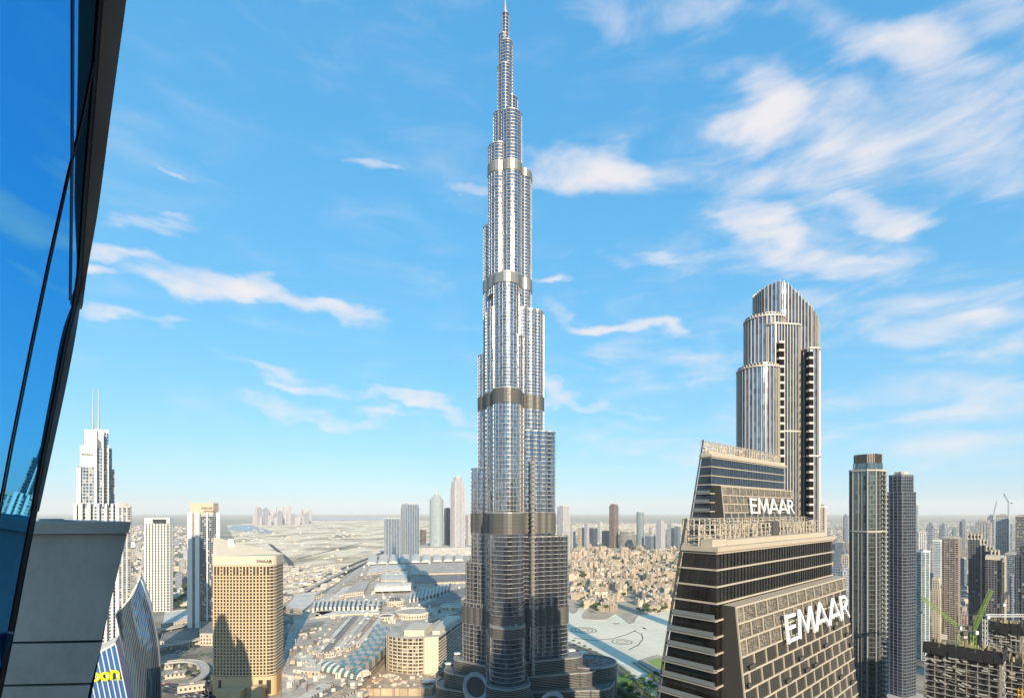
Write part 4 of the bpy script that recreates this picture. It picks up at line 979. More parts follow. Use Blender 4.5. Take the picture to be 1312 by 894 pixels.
# far wavy roofs
for k in range(9):
    a = P(476 + k*14, 722 - k*.5, 30); c = P(478 + k*13.7, 711.5, 30); vault(a, c, 38, 28, 9, m_mroof2)
roof([(470, 734), (520, 728), (520, 722), (478, 724)], 31, 1); roof([(525, 735), (600, 733), (601, 722), (530, 722)], 33, 0); roof([(430, 752), (470, 748), (486, 736), (455, 738)], 29, 2); roof([(440, 760), (466, 757), (474, 744), (458, 745)], 34, 0)
roof([(530, 746), (600, 744), (600, 735), (522, 737)], 30, 3); roof([(488, 742), (522, 742), (522, 731), (490, 733)], 30, 1)
vault(P(482, 753, 32), P(527, 752, 32), 90, 30, 14, m_mroof2)
def slatted(x0, y0, x1, y1, x2, y2, w, z, n, bow=0):
    """arcade roof crossed by dark skylight slots"""
    b = MB(); sl = MB()
    for k in range(n):
        for h_, tgt in ((0, b), (1, sl)):
            t0, t1 = (k + h_*.5)/n, (k + h_*.5 + .5)/n
            q = []
            for t in (t0, t1):
                px = (1-t)**2*x0 + 2*t*(1-t)*x1 + t*t*x2; py = (1-t)**2*y0 + 2*t*(1-t)*y1 + t*t*y2; q.append((px, py))
            pl = ccw([P(q[0][0], q[0][1], z), P(q[1][0], q[1][1], z), P(q[1][0] + w*.25, q[1][1] - w, z), P(q[0][0] + w*.25, q[0][1] - w, z)])
            tgt.prism(pl, MZ, z + (1.6 if h_ == 0 else -1))
    b.build('arcade_roof', m_mroof2, mall); sl.build('skylight', m_sky, mall)
slatted(400, 780, 440, 776, 488, 779, 9, 31, 15); slatted(524, 768, 552, 764, 576, 754, 8, 31, 11)
def drum(px, py, rx, z, h, mi=1, sk=False, dome=0):
    x, y = P(px, py, z); b = MB(); c = circ(x, y, rx, n=36); b.prism(c, MZ - .2, z, 0, 1); bb = b.build('rotunda', [m_mwall, MR[mi]], mall)
    r_ = MB(); po, pi = c, circ(x, y, rx - 2.2, n=36)
    for i in range(36): j = (i+1) % 36; r_.prism([po[i], po[j], pi[j], pi[i]], z, z + 1.8)
    r_.build('rim', m_mroof2, bb)
    if dome:
        d = MB(); 
        for i in range(24):
            for j in range(5):
                f = lambda a, e: (x + rx*.62*math.cos(e)*math.cos(a), y + rx*.62*math.cos(e)*math.sin(a), z + dome*math.sin(e))
                a0, a1, e0, e1 = 2*math.pi*i/24, 2*math.pi*(i+1)/24, math.pi/2*j/5, math.pi/2*(j+1)/5; d.face([f(a0, e0), f(a1, e0), f(a1, e1), f(a0, e1)], None, i % 2)
        d.build('dome', [m_mroof4, m_sky], bb)
drum(506, 769, 22, 34, 6, 1, dome=7); drum(530, 783, 36, 33, 5, 0); drum(495, 789, 17, 30, 4, 1, dome=3); drum(580, 776, 26, 30, 4, 0); drum(476, 775, 9, 29, 3, 1)
roof([(404, 790), (440, 786), (486, 785), (488, 780), (406, 783)], 27, 1); roof([(540, 776), (575, 772), (600, 762), (600, 752), (578, 756), (560, 766)], 30, 3)
# long diagonal roofs with dark gaps
for k in range(8):
    x0 = 396 + k*8.6; y0 = 832 + (3 if k < 4 else -1.5*(k-4)) - k*.4; x1 = 441 + k*6.4; y1 = 789
    roof([(x0, y0), (x0 + 7.0, y0 + .5), (x1 + 5.2, y1), (x1, y1)], 27.5 + (k % 3)*1.3, [0, 1, 3, 0, 1, 0, 2, 1][k])
    if k % 2: roof([(x0+2, y0-12), (x0 + 6.0, y0 - 12), (x0+8.5, y0 - 16), (x0+5, y0-16)], 31, 1)
# arcade front of that block
ar = MB(); prev = None
for t in [i/40 for i in range(41)]:
    px = (1-t)**2*394 + 2*t*(1-t)*432 + t*t*490; py = (1-t)**2*834 + 2*t*(1-t)*862 + t*t*796; p = P(px, py, MZ)
    if prev: ar.beam((*prev, MZ + 5.4), (*p, MZ + 5.4), 3, 1.4); ar.beam((*prev, MZ + .5), (*p, MZ + .5), 1.5, 1.0)
    ar.box(p[0], p[1], MZ, 1.1, 1.1, 5); prev = p
ar.build('arcade', m_mroof2, mall)
# chequered teal canopy
cv, cw = MB(), MB()
for i in range(16):
    for j in range(4):
        t0, t1 = i/16, (i+1)/16
        def q(t, s):
            px = (1-t)**2*506 + 2*t*(1-t)*494 + t*t*452; py = (1-t)**2*811 + 2*t*(1-t)*840 + t*t*864; return P(px - s*24 + t*2, py - s*8.0, 31 - s*2)
        z_ = lambda s: 32 + 5*math.sin(math.pi*(s*.8 + .1))
        f4 = [q(t0, j/4), q(t1, j/4), q(t1, (j+1)/4), q(t0, (j+1)/4)]
        (cv if (i + j) % 2 else cw).prism(ccw(f4), MZ, z_((j+.5)/4), 0, 0)
cv.build('teal_canopy', m_teal, mall); cw.build('pale_canopy', m_mroof, mall)
vault(P(414, 853, 27), P(466, 866, 27), 24, 26, 9, [m_mroof2, m_teal], 'glazed_vault', 10, 14)
# lower flat roofs
for k in range(5):
    x0 = 358 + k*16; y0 = 896 + k*1.5; roof([(x0, y0), (x0 + 13, y0 + 1), (x0 + 52, 874 + k*3), (x0 + 38, 872 + k*2.5)], 27 + (k % 2)*2, [0, 1, 3, 2, 0][k])
roof([(362, 862), (392, 866), (398, 856), (368, 852)], 28, 0); roof([(384, 858), (410, 860), (412, 850), (392, 848)], 32, 1); roof([(372, 846), (398, 846), (404, 838), (380, 838)], 28, 1)
roof([(392, 852), (404, 852), (406, 844), (396, 844)], 34, 1); roof([(376, 828), (400, 826), (408, 818), (384, 818)], 27, 0); roof([(380, 812), (404, 808), (416, 796), (394, 797)], 27, 3); roof([(396, 792), (424, 784), (440, 770), (408, 777)], 27, 0)
roof([(404, 772), (440, 764), (462, 748), (430, 752)], 28, 1); roof([(412, 764), (428, 760), (440, 750), (426, 752)], 31, 0)
# roof plant: ducts, air handlers, small curbs
pl_, pd_ = MB(), MB(); big_ = []
for _ in range(620):
    px, py = random.uniform(370, 598), random.uniform(722, 892)
    if px < 410 and py < 775: continue
    if px > 545 and py > 800 or (px > 470 and py > 830): continue
    z = random.choice([26, 28, 30]); x, y = P(px, py, z); w = random.uniform(2, 7); dk = random.random() > .7
    if py > 835 and len(big_) < 96: q_ = MB(); big_.append(1)
    else: q_ = pd_ if dk else pl_
    q_.box(x, y, MZ, w, random.uniform(2, 5), random.uniform(2, 8), R(random.choice([20, 42, 75])))
    if q_ not in (pl_, pd_): q_.build('roof_plant', m_mroof4 if dk else m_mroof2, mall)
tag(pl_.build('pale_roof_units', m_mroof2, mall), kind='stuff'); tag(pd_.build('dark_roof_units', m_mroof4, mall), kind='stuff')
# car-park decks left of the mall
for i, (pix, z, lb) in enumerate([([(372, 830), (372, 800), (398, 780), (410, 790), (392, 812)], 12, 'low grey car park deck between the golden hotel and the mall'), ([(402, 764), (440, 742), (466, 738), (432, 760)], 18, 'long low block with a pillared side behind the mall'), ([(366, 776), (378, 762), (402, 758), (404, 770), (388, 782)], 16, 'dark office block between the highway and the mall'), ([(205, 822), (212, 800), (250, 797), (275, 806), (262, 820)], 7, 'sandy low depot beside the elevated road'), ([(206, 800), (210, 784), (243, 780), (244, 794)], 16, 'brown parking block at the foot of the white tower'), ([(256, 812), (256, 782), (276, 780), (276, 812)], 20, 'brown annex beside the tall dark-windowed tower')]):
    t = thing('low_block', lb, 'building'); b = MB(); b.prism(ccw(plan(pix, z)), 0, z, 0, 1, bottom=False); b.build('wall', [m_mwall, MR[(i*2+1) % 4]], t)
    r_ = MB(); q = ccw(plan(pix, z)); po, pi = q, offset(q, -1)
    for a in range(len(q)): c = (a+1) % len(q); r_.prism([po[a], po[c], pi[c], pi[a]], z, z + 1.3)
    r_.build('parapet', m_conc, t)

# ------------------------------------------------------------------ curved balcony hotel
ho = thing('curved_hotel', 'cream curved hotel with balcony tiers between the mall and the needle tower', 'hotel')
hz = 57; front_ = [(-176, 722), (-170, 712), (-160, 705), (-150, 701), (-140, 699), (-130, 699), (-121, 701)]
hp = front_ + [(-119, 697), (-101, 701), (-74, 838), (-112, 846), (-126, 770), (-180, 775)]
b = MB(); b.prism(hp, 0, hz, 0, 1, bottom=False); b.build('wall', [facade('hotel_wall', (.40, .34, .27), (.045, .04, .035), 4.7, 4.4, .14, .12), m_rooflt], ho)  # large dark windows put the balcony shade into the wall colour
for k in range(11):
    z = 4.9*k + 3; b = MB(); q = [(x, y) for x, y in front_]
    for (xa, ya), (xb, yb) in zip(q, q[1:]): b.beam((xa, ya - .9, z + .2), (xb, yb - .9, z + .2), 2.6, .5); b.beam((xa, ya - 2.1, z + .9), (xb, yb - 2.1, z + .9), .3, 1.0)
    b.build('balcony', m_cream, ho)
b = MB(); b.prism([(-119.5, 696.5), (-100.6, 700.5), (-100.6, 708), (-119.5, 704)], 0, hz + 2); b.build('end_wall', m_cream, ho)
b = MB()
for k in range(9): t_ = k/8*(len(front_)-1.001); i = int(t_); a, c = Vector(front_[i]), Vector(front_[i+1]); p = a.lerp(c, t_-i); b.box(p.x, p.y - .9, 0, .8, 2.4, hz)
b.build('pier', m_cream, ho)
b = MB(); b.prism([(-150, 712), (-122, 712), (-118, 760), (-150, 760)], hz, hz + 8, 0, 0); b.prism([(-112, 720), (-102, 722), (-84, 825), (-105, 828)], hz, hz + 5); b.build('penthouse', m_cream, ho)
b = MB()
for k in range(13): b.beam((-100.5, 704, 4*k + 3), (-74, 838, 4*k + 3), 1.6, 1.2)
b.build('side_band', m_cream, ho)
tr = thing('hotel_terrace', 'sunlit terrace cluttered with pavilions in front of the curved hotel', 'terrace')
b = MB(); b.prism([(-190, 640), (-100, 640), (-96, 690), (-120, 698), (-186, 712)], 0, 9, 0, 0); b.build('deck', m_mroof3, tr)
random.seed(5)
for k in range(42):
    x, y = random.uniform(-182, -102), random.uniform(644, 692); b = MB(); w = random.uniform(2, 6); b.box(x, y, 9, w, random.uniform(2, 5), random.uniform(1, 3.5), random.uniform(0, 3)); b.build('kiosk', [m_mroof2, m_mroof3, m_cream, m_conc][k % 4], tr)
cn = MB(); x, y = -108, 660; cn.prism(circ(x, y, 9, n=8), 12, 13.2, top=circ(x, y, 8.4, n=8)); cn.prism(circ(x, y, 1, n=8), 9, 12); cn.build('canopy', m_mroof2, tr)

# ------------------------------------------------------------------ golden hotel
gh = thing('golden_hotel', 'golden beige hotel slab with rounded right end and dark shadow across its front', 'hotel')
Yg = 640; xl, xr = XA(273, Yg), XA(341, Yg)
gp = [(xl, Yg)] + [(xl + (xr - xl)*k/8, Yg - 2*math.sin(math.pi*k/8)) for k in range(1, 8)]
gp += [(xr + 9*math.sin(R(a)), Yg + 9 - 9*math.cos(R(a))) for a in range(0, 100, 15)] + [(xr + 6, Yg + 34), (XA(274.5, 686), 686)]
def gtop(x, y): t = max(0, (y - Yg - 8)/38); return 174 + 15*t*max(0, (xr - x)/(xr - xl))
b = MB(); b.prism(gp, 0, 174, 0, 1, ztop=gtop, bottom=False); b.build('body', [mat('gold_stone_dark', (.20, .14, .09), .6), m_roof], gh)
wl = MB(); pn = offset(gp, .45); nF = 14; cols = walk(gp[:15], 4.1, 1.2); cols = [c for c in cols if c[1].y < .3 and (c[1].x > -.5)]
z0g = 26; fl = (162 - z0g)/33
for k in range(34):
    z = z0g + k*fl; wl.prism(pn, z - .55, z + .42, bottom=True)
wl.build('spandrel', mat('pale_gold', (.58, .50, .36), .7), gh)
pr = MB()
for i, (p, n) in enumerate(cols):
    if n.x > .25: continue
    pr.box(p.x + n.x*.2, p.y + n.y*.2, 22, 1.5, .9, 140, math.atan2(n.y, n.x) - math.pi/2)
pr.build('pier', m_sandst, gh)
b = MB()
for i, (p, n) in enumerate(cols[:-1]):
    if i % 3 == 2 or n.x > .3: continue
    q = (p + cols[i+1][0])/2; b.box(q.x + n.x*.5, q.y + n.y*.5, 151, 2.5, .7, 9.5, math.atan2(n.y, n.x) - math.pi/2)
b.build('tall_window', m_sky, gh)
cap = MB(); cap.prism(offset(gp, .7), 163, 174.4, ztop=lambda x, y: gtop(x, y) + .4); cap.build('top_fascia', m_cream, gh)
lp_ = MB(); lp_.prism(offset(gp, .6), 0, 24); lp_.build('base_wall', m_sandst, gh)
cnt = 0; rest = MB(); gw = mat('hotel_window', (.04, .035, .03), .12)
for k in reversed(range(33)):
    z = z0g + k*fl + .6
    for (p, n), (p2, n2) in zip(cols, cols[1:]):
        if n.x > .6: continue
        mpt = (p + p2)/2; nn = (n + n2).normalized(); tgt = MB() if cnt < 100 else rest
        tgt.box(mpt.x + nn.x*.12, mpt.y + nn.y*.12, z - .15, 2.5, .25, fl - 1.05, math.atan2(nn.y, nn.x) - math.pi/2)
        if cnt < 100: tgt.build('window', gw, gh)
        cnt += 1
tag(rest.build('windows', gw, gh), kind='stuff')
b = MB(); b.prism([(xl + 2, Yg + 30), (xl + 14, Yg + 34), (xl + 13, Yg + 36), (xl + 2, Yg + 33)], 170, 194, top=[(xl + 2, Yg + 30), (xl + 7, Yg + 32), (xl + 7, Yg + 33), (xl + 2, Yg + 33)]); b.build('roof_sail', m_white, gh)
b = MB(); b.box(xl + 28, Yg - 9, 0, 30, 16, 12); b.box(xl + 60, Yg - 6, 0, 14, 10, 15); b.build('porte_cochere', m_sandst, gh)
b = MB()
for k in range(7): b.box(xl + 10 + k*10, Yg - 1.1, 3, 5, 1, 17)
b.build('lobby_glass', m_sky, gh)

def small_word(par, txt, x, y, z, h, m, step=.9):
    ux = Vector((1, 0, 0))
    word(par, txt, Vector((x, y, z)), ux, Vector((0, 0, 1)), Vector((0, -1, 0)), h, [h*.8, h*1.2, h*1.05, h*1.05, h*.85], h*.18, h*.2, .4, m)
s_ = MB(); s_.box(XA(337, Yg), Yg - 1.3, 165.6, 19, .4, 1.0); s_ = s_.build('sign', m_cream, gh); small_word(s_, 'EMAAR', XA(330, Yg), Yg - 1.6, 166.5, 3.2, m_dsteel)

# ------------------------------------------------------------------ white slab, tall dark-windowed tower, twin-spired white tower
ws = thing('white_slab_tower', 'white gridded slab tower left of the tall dark-windowed tower', 'tower')
pl, cx, w = fit(186, 222, 1188, SH('rect', 8, .35)); zt = ZA(663, 1188)
b = MB(); b.prism(pl, 0, zt, 0, 1, bottom=False); b.build('body', [mat('slab_dark_windows', (.05, .055, .06), .3), m_roof], ws)  # dark body shows as windows between the white bands and piers
bands(pl, 0, zt - 14, 6.4, 1.3, .5).build('floor_band', m_white, ws); fins(pl, 6.4, 2.2, .95, 0, zt - 12).build('pier', m_white, ws)
b = MB(); b.prism(offset(pl, 1.0), zt - 13, zt - .1); b.build('top_wall', m_white, ws); b = MB(); b.box(XA(200, 1165), 1178 - 2.6, zt - 11.5, 28, 1, 8.5, R(8)); b.build('top_window', m_sky, ws)
th = thing('tall_window_tower', 'tall white tower with vertical dark window strips and beige crown, behind the golden hotel', 'tower')
pl, cx, w = fit(241, 282, 1000, SH('rect', 0, .5)); zt = ZA(657, 1000)
b = MB(); b.prism(pl, 0, zt, 0, 1, bottom=False); b.build('body', [facade('facade_thin', (.62, .60, .56), (.04, .05, .06), 3.8, 2.5, .42, .35), m_roof], th)
for a, c, d in ((241, 247, 3), (250.5, 256, 2.4), (265, 266.5, 1.6), (278, 282, 3)):
    b = MB(); y = 984; x0, x1 = XA(a, y), XA(c, y); b.prism(rect((x0 + x1)/2, y - d/2 + .6, x1 - x0, d), 0, zt + 1); b.build('white_pier', m_white, th)
b = MB(); x0, x1 = XA(257, 984), XA(277.5, 984); b.prism(rect((x0 + x1)/2, 984.4, x1 - x0, 1.6), 0, zt - 6); b.build('window_strip', facade('strip_glass', (.30, .33, .36), (.02, .03, .045), 3.8, 3.4, .16, .12), th)
b = MB(); pc, cx2, w2 = fit(244, 280, 1000, SH('rect', 0, .4)); b.prism(pc, zt, ZA(644, 1000)); b.build('crown_wall', mat('tan_crown', (.50, .41, .30), .7), th)
small_word(th, 'EMAAR', XA(258, 976), 977, ZA(652, 977), 3.6, m_dsteel)
ad = thing('twin_spire_tower', 'white stepped tower with two thin spires above the concrete ledge', 'skyscraper')
Ya = 600
ad.location = (-487, 600, 0); ad.rotation_euler = (0, 0, R(39)); KA = .711
def slabp(a, c, top, dy, m, name='wall_slab', d=26, z0=0):
    b = MB(); x0, x1 = (a - 123.5)*KA, (c - 123.5)*KA; b.prism(rect((x0 + x1)/2, dy + d/2, x1 - x0, d), z0, ZA(top, 600), 0, 1); b.build(name, [m, m_roof], ad)
fad = facade('facade_spire_tower', (.42, .44, .46), (.05, .08, .12), 3.8, 2.6, .25, .25)
slabp(108.5, 124, 551, 0, m_white); slabp(103, 121, 572, -3, m_white); slabp(98.8, 114, 599, -6, fad); slabp(99, 104, 600, -8, m_white)
slabp(121, 139, 549, 4, m_white); slabp(132.5, 138, 553, 1.8, fad, 'glass_strip'); slabp(131, 132.5, 556, -6, m_white, 'pier'); slabp(124, 131, 574, -2, fad, 'glass_strip'); slabp(120, 124, 560, -7, m_white, 'pier')
slabp(138, 143.8, 573, 2, fad, 'glass_strip'); slabp(143.8, 148, 600, 4, fad); slabp(138, 139.3, 570, -8, m_white, 'pier'); slabp(114, 120.5, 598, -7, fad, 'glass_strip')
for a, c in ((95, 99), (101, 106), (112, 116), (124, 127), (134, 137), (142, 145), (148, 152)): slabp(a, c, 645, -13, m_white, 'pier')
slabp(95.5, 152, 649, -8, facade('spire_base', (.52, .53, .53), (.06, .09, .12), 3.8, 3.4, .3, .35))
for px in (119.3, 126.2):
    b = MB(); x = (px - 123.5)*KA; b.prism(circ(x, 6, 1.1, n=8), 320, 374, top=circ(x, 6, .4, n=8)); b.build('spire', m_steel, ad)
small_word(ad, 'EMAAR', (105.5 - 123.5)*KA, -3.3, ZA(584, 600), 2.2, m_dsteel)

# ------------------------------------------------------------------ blue sail-shaped building and the yellow-lettered one
sb = thing('sail_building', 'curved sail-shaped blue glass building with slanted roof, left of the roads', 'office building')
def lerp_(tab, v):
    for (a, b_), (c, d) in zip(tab, tab[1:]):
        if a <= v <= c: return b_ + (d - b_)*(v - a)/(c - a)
    return tab[-1][1] if v > tab[-1][0] else tab[0][1]
XL = [(741, 144), (787, 149.5), (820, 157), (860, 162), (894, 164), (1400, 166)]; XR = [(741, 180), (753, 185), (765, 189), (790, 196), (830, 203), (860, 205), (894, 206), (1400, 204)]
b = MB(); NU, NV = 20, 26; Yb = 330
def sp_pt(i, j):
    u = i/NU; zt_ = 163.6 + (187 - 163.6)*u; z = zt_*(j/NV)**.8; py = 655 + (H - z)*F/Yb; yy = Yb + 10*u - 7*math.sin(math.pi*u); return (XA(lerp_(XL, py)*(1 - u) + lerp_(XR, py)*u, yy), yy, z)
for i in range(NU):
    for j in range(NV):
        q = [sp_pt(i, j), sp_pt(i+1, j), sp_pt(i+1, j+1), sp_pt(i, j+1)]; b.face(q, [(i*1.7 if k in (0, 3) else i*1.7 + 1.7, p[2]) for k, p in enumerate(q)])
o = b.build('glass_front', glassy('sail_glass', (.10, .20, .30), .08, .85, .2, 1.7, 3.7, .015), sb)
b = MB()
for i in range(0, NU + 1):
    for j in range(NV): p, q = Vector(sp_pt(i, j)), Vector(sp_pt(i, j+1)); b.beam(p + Vector((0, -.12, 0)), q + Vector((0, -.12, 0)), .13 if 0 < i < NU else .9)
b.build('mullion', m_steel, sb)
b = MB()
for j in range(NV):
    p, q = sp_pt(0, j), sp_pt(0, j+1); b.face([p, q, (q[0] - 9, q[1] + 20, q[2]), (p[0] - 9, p[1] + 20, p[2])], [(0, p[2]), (0, q[2]), (22, q[2]), (22, p[2])])
    p, q = sp_pt(NU, j), sp_pt(NU, j+1); b.face([q, p, (p[0] - 17, p[1] + 24, p[2]), (q[0] - 17, q[1] + 24, q[2])], [(0, q[2]), (0, p[2]), (22, p[2]), (22, q[2])])
b.build('end_wall', facade('sail_end', (.40, .46, .44), (.08, .14, .14), 3.7, 4, .1, .25), sb)
b = MB(); 
for i in range(NU): p, q = sp_pt(i, NV), sp_pt(i+1, NV); b.face([p, q, (q[0] - 15, q[1] + 22, q[2] - 1), (p[0] - 15 + 2*i/NU, p[1] + 20, p[2] - 1)]); b.beam((p[0], p[1], p[2] + .4), (q[0], q[1], q[2] + .4), 1.0)
b.build('slanted_roof', m_mroof2, sb)
b = MB(); random.seed(2)
for i in range(10): p = sp_pt(2 + int(i*1.7), NV); b.box(p[0] - 2.5, p[1] + 6, p[2] - .5, random.uniform(1.5, 3), 2.5, random.uniform(1, 2.6))
b.build('roof_plant', m_dsteel, sb)

nb = thing('blue_sign_building', 'blue striped building with yellow noon lettering half hidden by the concrete ledge', 'building')
Yn = 240; a, c = (XA(100, Yn), ZA(852, Yn)), (XA(148.5, Yn), ZA(825, Yn)); e = XA(163, Yn)
zb_ = 60; ex = XA(163, Yn) + (XA(163, Yn) - c[0])*( (ZA(894, Yn) - zb_)/(c[1] - ZA(894, Yn)) )*.6
b = MB(); quad = [(a[0], Yn, zb_), (ex, Yn + 4, zb_), (e, Yn + 1, ZA(894, Yn)), (c[0], Yn, c[1]), (a[0], Yn, a[1])]
b.slab(quad, (-9, 14, 0)); b.build('blue_wall', mat('sign_blue', (.03, .12, .34), .35), nb)
b = MB(); b.prism(rect((a[0] + ex)/2, Yn + 16, ex - a[0], 24), 0, 62); b.build('lower_floors', FAC['navy'](), nb)
b = MB()
for k in range(9):
    t_ = k/8; x = a[0] + (c[0] - a[0])*t_; z = a[1] + (c[1] - a[1])*t_; b.beam((x, Yn - .15, z), (x + (e - c[0])*1.9, Yn - .1, z - 48), .42, .3)
b.build('white_stripe', m_white, nb)
b = MB(); b.slab([(a[0], Yn - .3, a[1]), (c[0], Yn - .3, c[1]), (c[0], Yn - .3, c[1] + 1.1), (a[0], Yn - .3, a[1] + 1.1)], (-9, 14, 0)); b.build('roof_edge', m_mroof2, nb)
m_yel = mat('sign_yellow', (.85, .80, .02), .5)
def round_letter(kind, x, y, z, s):
    b = MB(); n = 24; r1, r0 = s/2, s*.27
    if kind == 'o': angs = [2*math.pi*i/n for i in range(n+1)]
    else: angs = [math.pi*i/12 for i in range(13)]
    cz = z + r1
    for q, w_ in zip(angs, angs[1:]):
        b.slab([(x + r1*math.cos(q), y, cz + r1*math.sin(q)), (x + r1*math.cos(w_), y, cz + r1*math.sin(w_)), (x + r0*math.cos(w_), y, cz + r0*math.sin(w_)), (x + r0*math.cos(q), y, cz + r0*math.sin(q))], (0, -.6, 0))
    if kind == 'n':
        b.box(x + (r1 + r0)/2, y - .3, z, r1 - r0, .6, r1)
        b.box(x - (r1 + r0)/2, y - .31, z, r1 - r0, .64, s)
    return b
sgn = MB(); sgn.box(XA(140, Yn), Yn - .2, ZA(870.5, Yn), 13, .1, .2); sgn = sgn.build('sign', m_yel, nb)
for k, (ch, px, py) in enumerate((('n', 112.5, 872.5), ('o', 125.5, 871.5), ('o', 138, 870.5), ('n', 150.5, 868.5))): round_letter(ch, XA(px, Yn), Yn - 1.1, ZA(py, Yn), 4.3).build('letter', m_yel, sgn)

# ------------------------------------------------------------------ towers under construction with cranes
m_conc2 = mat('raw_concrete', (.27, .25, .22), .9, noise=.3, nscale=.4)
def building_site(name, lab, K, da, db, la, lb_, zt, seed, scr=True):
    random.seed(seed); t = thing(name, lab, 'unfinished tower'); K = Vector(K); da, db = Vector(da), Vector(db)
    Q = lambda s, e: tuple(K + da*s + db*e)
    core = MB(); core.prism(ccw([Q(1.5, 1.5), Q(la - 1.5, 1.5), Q(la - 1.5, lb_ - 1.5), Q(1.5, lb_ - 1.5)]), 0, zt - 1, 0, 0); core.build('core_shade_fill', mat('core_dark', (.035, .032, .03), .9, noise=.3, nscale=.5), t)  # near-black box puts the shade between open floors into its colour
    nfl = int((zt - 50)/3.6)
    for k in range(nfl):
        z = zt - 3.6*(k + 1); b = MB(); ov = random.uniform(0, .5); b.prism(ccw([Q(-ov, -ov), Q(la + ov, -ov), Q(la + ov, lb_ + ov), Q(-ov, lb_ + ov)]), z, z + .34); b.build('floor_slab', m_conc2, t)
    col_ = MB()
    for i in range(8):
        for (s, e) in ((la*i/7, .3), (.3, lb_*i/7)): p = Q(s, e); col_.box(p[0], p[1], 45, .45, .45, zt - 46, math.atan2(da.y, da.x))
    col_.build('column', m_conc2, t)
    sc2 = MB()
    for i in range(420):
        z = random.uniform(zt - 70, zt - 2); s = random.uniform(0, la); e = random.uniform(0, lb_)
        if random.random() < .5: p, q = Q(s, -.6), Q(min(la, s + random.uniform(1, 5)), -.6)
        else: p, q = Q(-.6, e), Q(-.6, min(lb_, e + random.uniform(1, 5)))
        sc2.beam((*p, z), (*q, z + random.choice([0, 0, 1.2])), .16, random.choice([.16, .9]))
    tag(sc2.build('scaffold', m_conc, t), kind='stuff')
    if scr:
        s3 = MB()
        for (p, q) in ((Q(-1, -1), Q(la + 1, -1)), (Q(-1, -1), Q(-1, lb_ + 1))):
            n = 9
            for i in range(n):
                u = Vector(p).lerp(Vector(q), i/n); v = Vector(p).lerp(Vector(q), (i + .94)/n); s3.beam((u.x, u.y, zt + .2 + random.uniform(-.8, .8)), (v.x, v.y, zt + .2), .25, 7.5)
        s3.build('climbing_screen', mat('black_netting', (.012, .012, .014), .8), t)
    y_ = MB()
    for i in range(44): p = Q(random.uniform(1, la - 1), random.uniform(1, lb_ - 1)); y_.box(p[0], p[1], zt - 1, random.uniform(.3, 1.2), random.uniform(.3, 1.2), random.uniform(1.5, 6.0), random.uniform(0, 3))
    y_.build('formwork', mat('formwork_yellow', (.34, .28, .14), .8), t)
    return t, Q
Dn = (.667, -.745); De = (.745, .667)
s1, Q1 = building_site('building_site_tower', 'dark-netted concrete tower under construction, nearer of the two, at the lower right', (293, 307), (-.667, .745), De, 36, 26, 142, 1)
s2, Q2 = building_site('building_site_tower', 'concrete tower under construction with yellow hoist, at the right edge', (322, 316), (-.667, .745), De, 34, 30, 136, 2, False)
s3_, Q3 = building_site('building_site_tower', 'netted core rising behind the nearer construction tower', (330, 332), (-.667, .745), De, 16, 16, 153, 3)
m_cgreen = mat('crane_green', (.22, .33, .06), .5); m_cwhite = mat('crane_white', (.60, .60, .58), .5); m_cy = mat('hoist_yellow', (.62, .36, .03), .5)
def lattice(p, q, w, n, b=None, ch=.22):
    b = b or MB(); p, q = Vector(p), Vector(q); d = (q - p).normalized(); r = d.cross(Vector((0, 0, 1))); r = Vector((1, 0, 0)) if r.length < .01 else r.normalized(); u = r.cross(d)
    o = [(r + u)*w/2, (r - u)*w/2, (-r - u)*w/2, (-r + u)*w/2]
    for k in o: b.beam(p + k, q + k, ch)
    for i in range(n):
        a, c = p.lerp(q, i/n), p.lerp(q, (i+1)/n)
        for k in range(4): b.beam(a + o[k], c + o[(k+1) % 4], ch*.6)
    return b
def crane(lab, base, zb, zt, tip, m, luff=True, tail=None, grp=None):
    t = thing('tower_crane', lab, 'crane', grp); x, y = base
    lattice((x, y, zb), (x, y, zt), 1.8, max(4, int((zt - zb)/3))).build('mast', m, t)
    c = MB(); c.box(x + 1.2, y - .6, zt, 1.8, 1.8, 2.2); c.build('cab', m_cwhite, t)
    tip = Vector(tip); lattice((x, y, zt + 2), tip, 1.5, 22, None, .2).build('jib', m, t)
    d = Vector((x - tip.x, y - tip.y, 0)).normalized()
    cj = MB(); e = Vector((x, y, zt + 2)) + d*8; cj.beam((x, y, zt + 2), e, 1.2, .6); cj.box(e.x, e.y, zt - .5, 2.4, 2.4, 2.6); cj.build('counterweight', m_dsteel, t)
    tp = Vector((x, y, zt + 9)); aa = MB(); aa.beam((x, y, zt + 2), tp, .5); aa.beam(tp, tip, .1); aa.beam(tp, e, .12); aa.build('tie', m_dsteel, t)
    hk = MB(); hk.beam(tip, tip - Vector((0, 0, 9)), .08); hk.box(tip.x, tip.y, tip.z - 10, .7, .7, 1.2); hk.build('hook', m_dsteel, t); return t
def PT(px, py, y): return (XA(px, y), y, ZA(py, y))
crane('green crane with steep boom rising to the right above the netted tower', PT(1247, 815, 318)[:2], 138, ZA(812, 318), PT(1270, 755, 322), m_cgreen)
crane('green crane with boom slanting down to the right toward the netted tower', PT(1227, 812, 325)[:2], 136, ZA(806, 325), PT(1181, 765, 322), m_cgreen)
crane('white crane with level jib pointing at the right edge', PT(1262, 806, 338)[:2], 140, ZA(792, 338), PT(1318, 788, 338), m_cwhite)
crane('small dark crane right of the stepped cream tower', PT(1283, 800, 420)[:2], 100, ZA(776, 420), PT(1291, 758, 425), m_dsteel)
crane('thin distant crane on the grey unfinished tower', PT(1292, 668, 1295)[:2], ZA(664, 1295), ZA(645, 1295), PT(1286, 632, 1295), m_dsteel)
